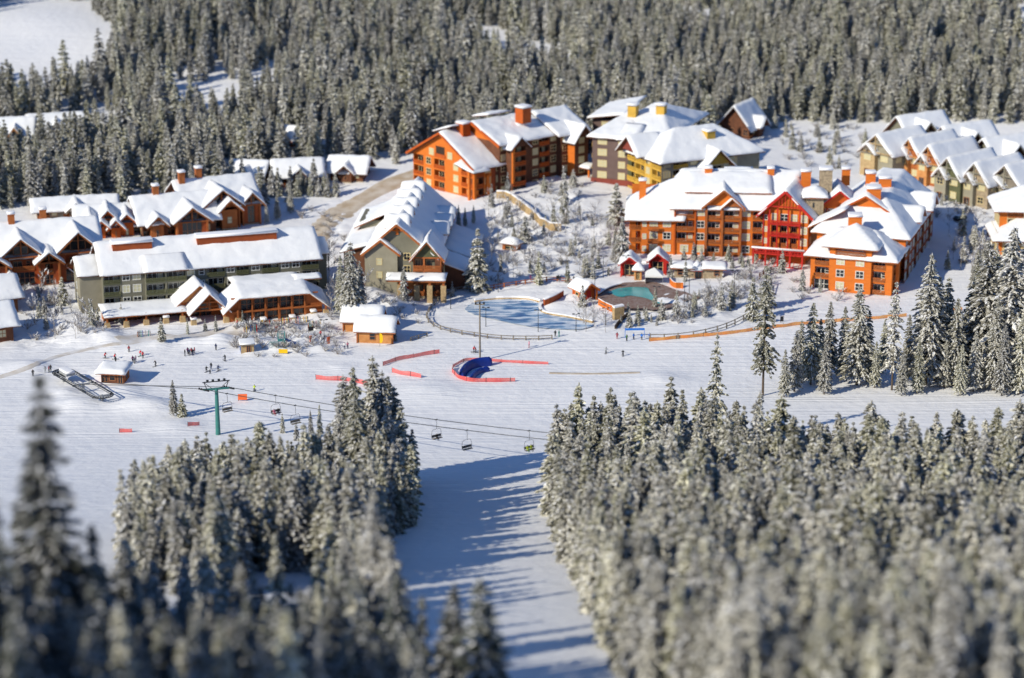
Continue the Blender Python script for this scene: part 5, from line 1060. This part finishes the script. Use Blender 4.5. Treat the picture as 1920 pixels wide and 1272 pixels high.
def bare(seed, h, spread=.5, n0=7, trunk=True):
    g = random.Random(seed); tr = MB(); c = MB()
    if trunk: tr.beam((0,0,-.6),(0,0,h*.6),.06+h*.014,'bark_frost',n=5,w2=.06); tr.beam((0,0,h*.6),(g.uniform(-.2,.2),0,h),.07,'bark_frost',n=4,w2=.03)
    for k in range(n0):
        z0 = h*g.uniform(.25,.8) if trunk else 0; a = g.random()*6.28; L = h*g.uniform(.3,.55)*(1.2-z0/h*.7) if trunk else h*g.uniform(.6,1.1); el = g.uniform(.5,1.2) if trunk else g.uniform(.7,1.5)
        d = Vector((math.cos(a)*math.cos(el)*spread*2, math.sin(a)*math.cos(el)*spread*2, math.sin(el))).normalized(); p = Vector((0,0,z0)); e = p+d*L; c.beam(p, e, .07, 'twig', n=3, w2=.03)
        for j in range(6):
            f = g.uniform(.3,1); p2 = p+(e-p)*f; d2 = (d+Vector((g.uniform(-.9,.9), g.uniform(-.9,.9), g.uniform(-.2,.7)))).normalized(); e2 = p2+d2*L*.45*g.uniform(.6,1); c.beam(p2, e2, .045, 'twig', n=3, w2=.02)
            if g.random() < .75:
                s = d2.cross(Vector((0,0,1))); s = s.normalized()*.07 if s.length > .01 else Vector((.07,0,0)); u = Vector((0,0,.05)); c.poly([p2-s+u, p2+s+u, e2+s*.6+u, e2-s*.6+u], 'snow_cap')
            for i in range(2): p3 = p2+(e2-p2)*g.uniform(.3,.9); d3 = (d2+Vector((g.uniform(-1,1), g.uniform(-1,1), g.uniform(-.4,.6)))).normalized(); c.beam(p3, p3+d3*L*.22, .035, 'twig', n=3, w2=.02)
    return tr, c
VAR = []   # (trunk mesh, crown mesh, height, label word)
def addvar(tc, h, word): VAR.append((tc[0].mesh('trunk'), tc[1].mesh('crown'), h, word))
for s in range(4): addvar(conifer(10+s, 12, 1.45+.1*s, .05, 28, .22, 1.0, 4, .6, .72), 12, 'slim')
for s in range(4): addvar(conifer(30+s, 12, 1.8+.12*s, .05, 27, .24, 1.0, 4, .58, .72), 12, 'broad')
for s in range(3): addvar(conifer(50+s, 25, 3.9+.3*s, .10, 44, .36, 1.35, 7, .62, .52), 25, 'tall slender')          # pines by the run
for s in range(3): addvar(conifer(70+s, 8, 1.6+.1*s, .03, 19, .42, 1.15, 4, .85, .8), 8, 'snow laden')
addvar(conifer(90, 30, 4.8, .08, 44, .2, 1.2, 7, .6, .6), 30, 'towering'); addvar(conifer(95, 25, 3.7, .2, 30, .18, .75, 7, .55, .5), 25, 'sparse')
DK = ('needle_shaded', 'frost_shaded')  # crown tones with the shade put into the colour
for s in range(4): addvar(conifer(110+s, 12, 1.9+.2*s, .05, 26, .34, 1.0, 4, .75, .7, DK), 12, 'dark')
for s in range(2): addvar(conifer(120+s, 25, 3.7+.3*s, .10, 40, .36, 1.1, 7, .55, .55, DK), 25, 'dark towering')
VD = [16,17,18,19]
V12, VB, VP, VS, VBIG, VSP = [0,1,2,3], [4,5,6,7], [8,9,10], [11,12,13], 14, 15
BV = []
for s in range(4): t = bare(200+s, 7, .5, 9); BV.append((t[0].mesh('trunk'), t[1].mesh('crown'), 7))
SV = []
for s in range(4): t = bare(300+s, 2.2, .7, 12, False); SV.append((t[1].mesh('branches'), 2.2))
FI = [(T.inverted(), x0, x1, y0, y1) for T, x0, x1, y0, y1 in FOOT]
def free(p, mg=1.5):
    for I, x0, x1, y0, y1 in FI:
        q = I @ Vector((p[0], p[1], 0))
        if x0-mg < q.x < x1+mg and y0-mg < q.y < y1+mg: return False
    return True
def tree(v, p, h, name, lb, cat, group, vs=VAR, wide=1.0):
    t, c, h0 = vs[v][:3]; s = h/h0; o = empty(name, p, R.uniform(0, 6.28), lb, cat, group); o.scale = (s*wide, s*wide, s); link('trunk', t, o); link('crown', c, o); return o
def px_tree(px, pb, pt, v, name, lb, cat, group, wide=1.0, vs=VAR):
    q = P(px, pb); h = (pb-pt)/(PR(q)[2]*.955); return tree(v, q, h, name, lb, cat, group, vs, wide)
# --- pines standing by the run at the right
GP = 'pines along the right side of the run'
for k, (px, pb, pt, v, w, lb) in enumerate([(1340,838,625,15,.75,'lone thin pine left of the big pine group'),(1430,742,500,15,.85,'big open pine with a bare lower trunk before the orange net'),(1520,722,568,8,1.0,'left front pine of the group before the turned hotel wing'),(1553,700,566,9,.9,'pine between two taller ones before the turned hotel wing'),(1606,722,540,10,1.1,'dark full pine in front of the turned wing corner'),(1580,708,575,8,.9,'short pine at the left shoulder of the dark full pine'),(1672,732,530,15,.8,'thin straight trunked pine right of the dark full pine'),(1735,722,478,9,1.05,'tall pine at the shaded end of the turned wing'),(1770,706,520,10,.9,'pine right of the tall one at the shaded wing end'),
   (1700,716,590,8,.9,'short pine under the tall one at the shaded wing end'),(1840,715,455,10,1.1,'tall snowy pine with the sunlit slope behind it'),(1806,712,575,8,1.0,'half height pine in front of the sunlit slope'),(1885,722,430,9,1.2,'tallest pine near the right edge'),(1925,715,450,10,1.1,'pine cut by the right edge'),(1862,732,560,8,1.0,'half height pine below the tallest right hand pine'),(1910,740,590,9,1.0,'low pine in front at the right edge'),(1640,728,640,8,.9,'low pine between the dark full pine and the thin one'),(1490,735,620,9,.9,'low pine at the left of the pine group'),(1545,740,640,10,.9,'low front pine of the pine group'),(1770,728,640,8,1.0,'low front pine below the shaded wing end'),(1470,745,655,8,.9,'lowest pine beside the open trunked pine'),(1825,735,620,10,.9,'low front pine before the sunlit slope'),(1720,738,635,9,.9,'low front pine between thin and tall pines'),(1500,710,600,10,.9,'mid height pine left of the left front pine'),(1535,716,598,8,.9,'mid height pine behind the low front pine'),(1625,716,582,8,.85,'mid height pine at the right shoulder of the dark full pine'),(1655,700,600,9,.8,'small pine behind the thin straight one'),(1752,715,520,8,.95,'tall pine pressed against the one at the shaded wing end'),(1788,724,560,9,1.0,'full pine before the shaded street'),(1822,700,500,9,.95,'tall slim pine on the sunlit slope'),(1858,706,478,8,1.0,'tall frosty pine left of the tallest right hand pine'),(1902,712,470,8,1.0,'tall frosty pine right of the tallest right hand pine'),(1878,742,610,8,1.0,'low frosty pine at the lower right of the pine group'),(1800,742,645,9,.9,'lowest pine below the sunlit slope'),(1690,742,655,10,.85,'lowest pine beneath the thin straight one')]):
    px_tree(px, pb, pt, v, 'pine_tree', lb, 'tree', GP, w)
# --- spruces round the buildings
GS = 'young spruces on the village slopes'
SP = [(896,545,430,13,1.0,'big snow laden spruce in the shade left of the hillside'),(1166,492,408,12,1.0,'snowy spruce at the left end of the hotel'),(985,455,405,11,1.5,'broad bushy spruce on the middle of the hillside'),(952,367,324,13,.8,'spruce at the right corner of the orange hillside lodge'),(922,388,345,11,.8,'spruce at the front corner of the hillside lodge'),(1060,418,370,12,.9,'rusty tinted spruce right of the retaining wall'),(1038,424,382,13,.7,'slim spruce above the end of the retaining wall'),(1057,380,312,11,.8,'tall thin spruce below the covered walkway'),(1020,362,330,12,1.2,'spruce below the covered walkway, left one'),(1075,350,318,13,1.4,'bushy spruce before the plum building'),
 (1155,420,345,11,1.3,'bushy spruce at the plum building corner'),(1010,533,472,13,.7,'thin spruce beside the path above the pond'),(994,510,485,12,.9,'small spruce on the slope above the path'),(1064,530,490,11,.8,'spruce right of the path above the pond'),(1100,520,478,13,1.0,'spruce left of the red pool hut lamp'),(1112,522,488,12,.9,'second spruce left of the pool hut lamp'),(1092,575,535,11,1.2,'dark spruce in front of the rust pool hut'),
 (1196,604,572,13,1.0,'snow laden spruce at the corner of the stone pier'),(1180,614,580,11,1.1,'front spruce below the pool terrace'),(1228,582,540,12,.8,'slim spruce before the teal pool water'),(1240,600,562,13,1.1,'bushy spruce below the pool water'),(1268,595,545,11,.9,'rusty spruce right of the pool'),(1298,595,572,12,1.3,'round spruce on the fenced slope'),(1322,592,570,13,1.2,'small spruce right of the round one'),(1285,528,482,11,.6,'frosty spruce beside the white tent'),(1257,520,478,12,.7,'slim frosty spruce right of the red pool hut'),
 (1282,490,462,13,1.0,'spruce at the hotel foot, left one'),(1300,488,455,11,.9,'spruce at the hotel foot, second one'),(1365,490,458,12,.8,'spruce at the hotel foot near the gable'),(1390,492,472,13,1.1,'small spruce at the hotel foot near the red deck'),(1466,512,468,11,1.0,'snowy spruce in front of the red deck'),(1504,545,500,12,.9,'spruce at the left corner of the turned wing'),(1352,580,530,13,.9,'spruce on the open slope before the hotel, left one'),(1372,575,525,11,.8,'spruce on the open slope before the hotel, right one'),(1410,600,520,12,.9,'tall spruce at the upper bend of the rail fence'),(1440,580,505,13,1.0,'full spruce by the brown pen fence'),
 (1538,548,520,11,.8,'tiny spruce at the balcony of the turned wing'),(1610,560,535,12,.9,'dark spruce before the turned wing door'),(1640,540,505,13,.8,'spruce climbing the balcony corner of the turned wing'),(1776,505,470,11,1.0,'snowy spruce in the blue shade right of the turned wing'),
 (660,605,455,10,1.0,'tall spruce in front of the grey green building, left one'),(640,590,480,8,.9,'darker tall spruce at the left of the grey green building'),(676,600,490,9,.8,'spruce right of the tall one before the grey green building'),(757,562,500,12,.9,'spruce before the porch of the grey green building'),(848,556,528,13,.8,'tiny spruce at the porch end of the grey green building'),(860,432,385,9,.8,'dark spruce in the shade right of the long snowy roof, left one'),(872,425,390,8,.9,'dark spruce in the shade right of the long snowy roof, middle one'),(888,420,385,9,.8,'dark spruce in the shade below the hillside lodge'),
 (303,640,596,13,.9,'snowy spruce before the day lodge left porch'),(385,622,598,11,1.0,'small spruce left of the day lodge gable'),(352,628,598,12,.6,'slim spruce under the day lodge gable'),(405,622,592,13,.7,'slim spruce right of the day lodge gable'),(455,604,582,11,.8,'tiny spruce at the day lodge glass wall'),(172,608,560,12,.9,'spruce at the left corner of the olive lodge'),(228,605,570,13,.8,'spruce at the day lodge left end'),(118,572,520,11,1.3,'bushy spruce below the cut off chalet row'),(742,640,612,12,.6,'snow dotted spruce at the right of the log cabin'),
 (326,780,712,9,.9,'spruce beside the lift tower, taller one'),(342,782,738,11,1.2,'bushy spruce beside the lift tower'),(530,812,775,12,.8,'small spruce under the lift chairs, left one'),(583,822,768,9,.7,'spruce under the lift chairs, middle one'),(600,818,758,8,.7,'spruce under the lift chairs, tallest one'),(556,826,790,11,.9,'tiny spruce under the lift chairs'),
 (1842,455,430,12,1.0,'small spruce on the lit slope below the row houses'),(1788,470,445,13,.7,'tiny spruce in the blue shaded street'),(1872,420,395,11,1.0,'frosty spruce beside the last row house'),(1765,385,362,12,.8,'small spruce before the half timbered row houses'),(1812,400,376,13,.9,'frosty spruce between the half timbered row houses'),(500,420,380,8,1.0,'dark spruce beside the tall chalet, left one'),(520,412,365,9,1.0,'dark spruce beside the tall chalet, right one'),(545,400,350,10,1.0,'dark spruce at the road bend')]
for px, pb, pt, v, w, lb in SP: px_tree(px, pb, pt, v, 'spruce_tree', lb, 'tree', GS, w)
# --- bare trees and shrubs
def scatter(n, zone, seed, md=0):
    g = random.Random(seed); out = []; xs = [q[0] for q in zone]; ys = [q[1] for q in zone]
    for _ in range(n*30):
        if len(out) >= n: break
        x, y = g.uniform(min(xs), max(xs)), g.uniform(min(ys), max(ys))
        if inpoly(x, y, zone):
            p = P(x, y)
            if free(p, .8) and all((p-o).length > md for o in out): out.append(p)
    return out
def inpoly(x, y, pl):
    r = False; j = len(pl)-1
    for i in range(len(pl)):
        if (pl[i][1] > y) != (pl[j][1] > y) and x < (pl[j][0]-pl[i][0])*(y-pl[i][1])/(pl[j][1]-pl[i][1])+pl[i][0]: r = not r
        j = i
    return r
ZB = [([(920,390),(1160,420),(1160,520),(1060,520),(930,520),(905,460)], 60, 'on the snowy hillside above the pond', 4.5, (3.5,7.5), 'hillside'), ([(30,545),(150,545),(180,620),(120,650),(60,600)], 14, 'left of the olive lodge', 3, (4,8), 'lodge side'), ([(610,500),(690,560),(690,590),(620,600)], 10, 'between the day lodge and the grey green building', 2.5, (6,10), 'passage'),
      ([(1240,590),(1420,520),(1440,560),(1300,610),(1210,615)], 12, 'on the fenced slope before the hotel', 5, (3,6), 'hotel slope'), ([(1700,400),(1910,420),(1880,560),(1790,520)], 16, 'in and beside the shaded street at the right', 6, (5,9), 'street'), ([(1085,590),(1150,600),(1140,625),(1095,625)], 8, 'left of the stone pier by the pond', 2, (4,7), 'pier')]
for zone, n, lb, md, (h0, h1), gname in ZB:
    for k, p in enumerate(scatter(n, zone, n*7, md)):
        h = R.uniform(h0, h1); tree(k % 4, p, h, 'bare_tree', ('tall' if h > (h0+h1)/2 else 'small')+' frosty leafless tree '+lb, 'tree', 'leafless trees '+lb, BV)
ZS = [([(1440,240),(1625,240),(1625,320),(1480,320)], 40, 'on the snowfield behind the hotel'), ([(905,400),(1160,400),(1170,520),(910,540)], 90, 'on the snowy hillside above the pond'), ([(20,540),(240,540),(250,625),(60,640)], 34, 'left of the olive lodge'), ([(440,592),(640,592),(640,650),(430,660)], 60, 'among the snow banks below the day lodge'), ([(640,560),(800,545),(800,610),(740,600)], 20, 'before the grey green building'),
      ([(1220,600),(1440,480),(1470,520),(1300,612)], 60, 'on the fenced slope before the hotel'), ([(560,400),(640,380),(660,500),(600,500)], 16, 'on the bank beside the gritted road'), ([(430,640),(640,655),(640,672),(430,672)], 16, 'along the run edge below the day lodge'), ([(1480,520),(1700,548),(1700,575),(1480,560)], 8, 'at the foot of the turned hotel wing'), ([(1620,385),(1900,385),(1900,440),(1780,420)], 20, 'below the row houses'), ([(960,320),(1110,345),(1110,380),(940,380)], 14, 'below the covered walkway')]
GY = 'small spruces scattered on the slopes'
for zone, n, lb, h0, h1 in (([(915,385),(1155,400),(1160,530),(1060,525),(930,545),(908,470)], 34, 'on the hillside above the pond', 2, 5), ([(1230,580),(1420,515),(1445,560),(1300,608),(1215,612)], 16, 'on the fenced slope before the hotel', 2, 4.5), ([(1150,590),(1215,592),(1210,620),(1150,622)], 8, 'below the pool terrace', 2, 4.5), ([(1240,478),(1420,486),(1410,515),(1300,505),(1250,500)], 14, 'along the hotel foot', 2, 4.5), ([(1440,215),(1640,238),(1625,322),(1480,322)], 22, 'on the snowfield behind the hotel', 3, 8), ([(60,545),(150,560),(240,610),(60,620)], 10, 'left of the olive lodge', 2.5, 5), ([(1790,430),(1900,440),(1890,560),(1800,560)], 16, 'on the sunlit slope at the right', 4, 9), ([(400,350),(500,345),(570,360),(560,410),(500,400)], 12, 'round the chalet backs at the road bend', 5, 9), ([(390,352),(480,352),(600,345),(640,348),(640,372),(400,372)], 26, 'in front of the cabins at the wood edge', 5, 10)):
    for p in scatter(n, zone, n*5+2, 1.5):
        h = R.uniform(h0, h1); tree(R.choice(VS), p, h, 'young_spruce', ('taller' if h > (h0+h1)/2 else 'little')+' snow laden spruce '+lb, 'tree', GY+' '+lb)
for zone, n, lb in ZS:
    for k, p in enumerate(scatter(n, zone, n*3+1, 1.4)):
        s = R.uniform(.5, 1.2); o = link('snowy_shrub', SV[k % 4][0]); o.location = p; o.scale = (s, s, s*R.uniform(.7,1)); o.rotation_euler.z = R.uniform(0, 6)
        prop(o, ('large' if s > .9 else 'low')+' snow dusted twiggy shrub '+lb, 'shrub', 'shrubs '+lb)
# --- the stands in front and the wood behind
ALL = []   # (x, y, z, height, variant, region)
def stand(zone, sp, h0, h1, vs, reg, seed, keep=1.0, ok=None):
    g = random.Random(seed); w = [P(*q) for q in resample_px(zone)]; x0, x1 = min(p.x for p in w), max(p.x for p in w); y0, y1 = min(p.y for p in w), max(p.y for p in w); pl = [(p.x, p.y) for p in w]; c = []
    y = y0; r = 0
    while y < y1:
        x = x0+(r % 2)*sp/2
        while x < x1:
            a, b = x+g.uniform(-.42,.42)*sp, y+g.uniform(-.42,.42)*sp
            if g.random() < keep and inpoly(a, b, pl): c.append((a, b))
            x += sp
        y += sp*.9; r += 1
    if not c: return
    z = hts(np.array(c))
    for (a, b), zz in zip(c, z):
        if ok and not ok(a, b, zz): continue
        hh = g.uniform(h0, h1)*g.choice((.72,.9,1,1,1,1.1,1.25)); ALL.append((a, b, float(zz), hh, g.choice(vs), reg))
def resample_px(z):
    out = []
    for a, b in zip(z, z[1:]+z[:1]):
        n = max(1, int(math.hypot(b[0]-a[0], b[1]-a[1])/60)); out += [(a[0]+(b[0]-a[0])*k/n, a[1]+(b[1]-a[1])*k/n) for k in range(n)]
    return out
stand([(1048,880),(1200,866),(1350,872),(1500,908),(1700,918),(2150,915),(2250,1420),(1400,1420),(1180,1300),(1110,1150),(1035,1010),(1040,940)], 3.3, 11.5, 16, V12+VB, 'lower right stand', 1, .95)
stand([(250,1010),(330,968),(480,940),(630,930),(655,905),(775,905),(780,985),(735,1030),(640,1090),(560,1075),(470,1085),(400,1130),(225,1090)], 3.4, 11, 15, V12+VB, 'middle left stand', 2, .95)
stand([(640,900),(752,900),(758,965),(640,965)], 5.2, 18.5, 22, [8,9,10], 'tall clump on the run', 3, .95)
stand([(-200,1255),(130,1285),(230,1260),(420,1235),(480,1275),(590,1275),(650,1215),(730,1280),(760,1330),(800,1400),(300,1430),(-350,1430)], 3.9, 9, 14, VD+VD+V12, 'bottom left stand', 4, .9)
stand([(590,1030),(715,1040),(700,1200),(640,1200)], 4.4, 11, 13.5, V12+VB, 'middle left stand', 5, .9)
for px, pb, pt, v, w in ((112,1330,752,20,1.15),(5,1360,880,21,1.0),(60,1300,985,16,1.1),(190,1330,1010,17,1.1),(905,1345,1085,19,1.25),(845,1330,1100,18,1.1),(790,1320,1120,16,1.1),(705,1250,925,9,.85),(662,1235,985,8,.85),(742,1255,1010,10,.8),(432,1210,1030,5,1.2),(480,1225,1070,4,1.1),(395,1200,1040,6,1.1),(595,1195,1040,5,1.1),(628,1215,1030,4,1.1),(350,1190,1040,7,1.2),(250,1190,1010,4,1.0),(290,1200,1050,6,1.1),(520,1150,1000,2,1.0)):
    q = P(px, pb); ALL.append((q.x, q.y, q.z, (pb-pt)/(PR(q)[2]*.93), v, 'bottom left stand'))
CL = [(70,90,150,95),(50,262,85,26),(140,240,40,14),(205,222,60,10),(560,345,60,14),(655,350,60,40),(1490,285,150,50),(1100,4,34,10),(440,340,34,12),(700,350,100,45),(20,165,60,25),(470,165,34,7),(1560,250,70,16),(1660,300,90,50),(330,6,40,8),(600,10,60,14),(470,245,24,7),(300,300,24,7)]
def bg_ok(a, b, z):
    px, py, s = PR((a, b, z))
    for cx, cy, rx, ry in CL:
        if ((px-cx)/rx)**2+((py-cy)/ry)**2 < 1: return False
    lim = 395 if px < 240 else 372 if px < 500 else 335 if px < 745 else 290 if px < 1330 else 232
    gap = math.sin(a*.031+1.7*math.sin(b*.013))*math.sin(b*.027+1.3*math.sin(a*.019))+.35*math.sin(a*.11)*math.sin(b*.09)
    if gap > .86 or (gap > .6 and (a*7.3+b*3.1) % 1 < .5): return False
    return py < lim and free((a, b), 2.5)
stand([(-330,-60),(2250,-60),(2250,245),(1450,255),(1330,290),(760,290),(745,340),(500,372),(240,395),(-330,400)], 4.5, 9.5, 15.5, V12+VB, 'background wood', 6, .92, bg_ok)
def score(t):
    px, pb, s = PR(t[:3]); pt = PR((t[0], t[1], t[2]+t[3]))[1]
    if px < -10 or px > 1930 or pt > 1265 or pt < -30: return 0
    return (pb-pt)
near = [i for i, t in enumerate(ALL) if t[5] != 'background wood']
near.sort(key=lambda i: -score(ALL[i])); pick = set(i for i in near[:300] if score(ALL[i]) > 0)
def third(px, a, b): f = (px-a)/(b-a); return 'left' if f < .33 else 'middle' if f < .67 else 'right'
RNG = {'lower right stand': (1040,1920), 'middle left stand': (230,780), 'tall clump on the run': (640,780), 'bottom left stand': (0,940)}
for i in sorted(pick):
    x, y, z, h, v, reg = ALL[i]; px, py, s = PR((x, y, z)); pt = PR((x, y, z+h))[1]; word = VAR[v][3]
    row = 'front rows' if pt > 1100 else 'lower rows' if pt > 980 else 'upper rows' if pt > 860 else 'back edge'
    size = 'tall' if h > 13 else 'middling' if h > 11.3 else 'shorter'
    lb = ' '.join((f'{size} {word} conifer in the {row} of the {reg}, {third(px, *RNG[reg])} part').replace('tall tall', 'tall').split())
    o = tree(v, (x, y, z), h, 'conifer_tree', lb, 'tree', 'conifers of the '+reg, wide=R.uniform(.85, 1.25)); o.rotation_euler.x = R.uniform(-.05, .05)
def forest(rest):
    vc = bpy.data.collections.new('forest_sources')                # not linked to the scene
    for k, v in enumerate(V12+VB+VP+VD+[VBIG,20,21]):
        t, c = VAR[v][0], VAR[v][1]; bm = bmesh.new(); me = bpy.data.meshes.new('tree_source')
        bm.from_mesh(t); nt = len(t.materials); n0 = len(bm.faces); bm.from_mesh(c); bm.faces.ensure_lookup_table()
        for f in bm.faces[n0:]: f.material_index += nt
        bm.to_mesh(me); bm.free()
        for m in list(t.materials)+list(c.materials): me.materials.append(m)
        o = bpy.data.objects.new(f'src{k:02d}', me); vc.objects.link(o)
    order = V12+VB+VP+VD+[VBIG,20,21]
    me = bpy.data.meshes.new('conifer_forest'); me.from_pydata([t[:3] for t in rest], [], [])
    for nm, ty, vals in (('idx', 'INT', [order.index(t[4]) for t in rest]), ('sc', 'FLOAT', [t[3]/VAR[t[4]][2] for t in rest]), ('rot', 'FLOAT', [R.uniform(0, 6.28) for t in rest]), ('wid', 'FLOAT', [R.uniform(.8, 1.3) for t in rest]), ('tl', 'FLOAT', [R.uniform(-.05, .05) for t in rest])):
        a = me.attributes.new(nm, ty, 'POINT'); a.data.foreach_set('value', vals)
    o = link('conifer_forest', me); o['kind'] = 'stuff'; o['label'] = 'dense frosted conifer wood filling the slopes behind the resort and the depth of the near stands'; o['category'] = 'forest'
    ng = bpy.data.node_groups.new('forest', 'GeometryNodeTree'); ng.interface.new_socket('Geometry', in_out='INPUT', socket_type='NodeSocketGeometry'); ng.interface.new_socket('Geometry', in_out='OUTPUT', socket_type='NodeSocketGeometry')
    N = ng.nodes; L = ng.links; gi = N.new('NodeGroupInput'); go = N.new('NodeGroupOutput'); ci = N.new('GeometryNodeCollectionInfo'); ci.inputs['Collection'].default_value = vc; ci.inputs['Separate Children'].default_value = True; ci.inputs['Reset Children'].default_value = True
    ip = N.new('GeometryNodeInstanceOnPoints'); ip.inputs['Pick Instance'].default_value = True
    def attr(n, t): a = N.new('GeometryNodeInputNamedAttribute'); a.data_type = t; a.inputs['Name'].default_value = n; return a.outputs['Attribute']
    cx = N.new('ShaderNodeCombineXYZ'); L.new(attr('rot', 'FLOAT'), cx.inputs['Z'])
    L.new(gi.outputs[0], ip.inputs['Points']); L.new(ci.outputs[0], ip.inputs['Instance']); L.new(attr('idx', 'INT'), ip.inputs['Instance Index']); L.new(cx.outputs[0], ip.inputs['Rotation']); cs = N.new('ShaderNodeCombineXYZ'); mu = N.new('ShaderNodeMath'); mu.operation = 'MULTIPLY'; L.new(attr('sc', 'FLOAT'), mu.inputs[0]); L.new(attr('wid', 'FLOAT'), mu.inputs[1]); L.new(mu.outputs[0], cs.inputs['X']); L.new(mu.outputs[0], cs.inputs['Y']); L.new(attr('sc', 'FLOAT'), cs.inputs['Z']); L.new(attr('tl', 'FLOAT'), cx.inputs['X']); L.new(cs.outputs[0], ip.inputs['Scale']); L.new(ip.outputs[0], go.inputs[0])
    m = o.modifiers.new('forest', 'NODES'); m.node_group = ng
forest([t for i, t in enumerate(ALL) if i not in pick])
print('trees', len(ALL), 'picked', len(pick), 'objects', len(sc.objects))
# ------------------------------------------------------------------ light
AZ, EL = rad(38), rad(29)                                    # shadows run 38 deg from +x toward +y
sd = Vector((-math.cos(AZ)*math.cos(EL), -math.sin(AZ)*math.cos(EL), math.sin(EL)))
sl = bpy.data.lights.new('sun', 'SUN'); sl.energy = 4.6; sl.angle = rad(.5); sl.color = (1, .925, .76); so = bpy.data.objects.new('sun', sl); COL.objects.link(so); so.rotation_euler = sd.to_track_quat('Z', 'Y').to_euler()
W = bpy.data.worlds.new('World'); sc.world = W; W.use_nodes = True; nt = W.node_tree; bg = nt.nodes['Background']; sky = nt.nodes.new('ShaderNodeTexSky'); sky.sky_type = 'NISHITA'; sky.sun_disc = False; sky.sun_elevation = EL; sky.sun_rotation = math.atan2(sd.x, sd.y); sky.altitude = 1200; sky.dust_density = .2; sky.ozone_density = 8
nt.links.new(sky.outputs[0], bg.inputs[0]); bg.inputs['Strength'].default_value = .12
vs_ = sc.view_settings; vs_.view_transform = 'Standard'; vs_.look = 'None'; vs_.exposure = .0; vs_.gamma = 1
sc.cycles.use_denoising = True; sc.cycles.max_bounces = 6; sc.cycles.diffuse_bounces = 3; sc.cycles.glossy_bounces = 2; sc.cycles.transparent_max_bounces = 4
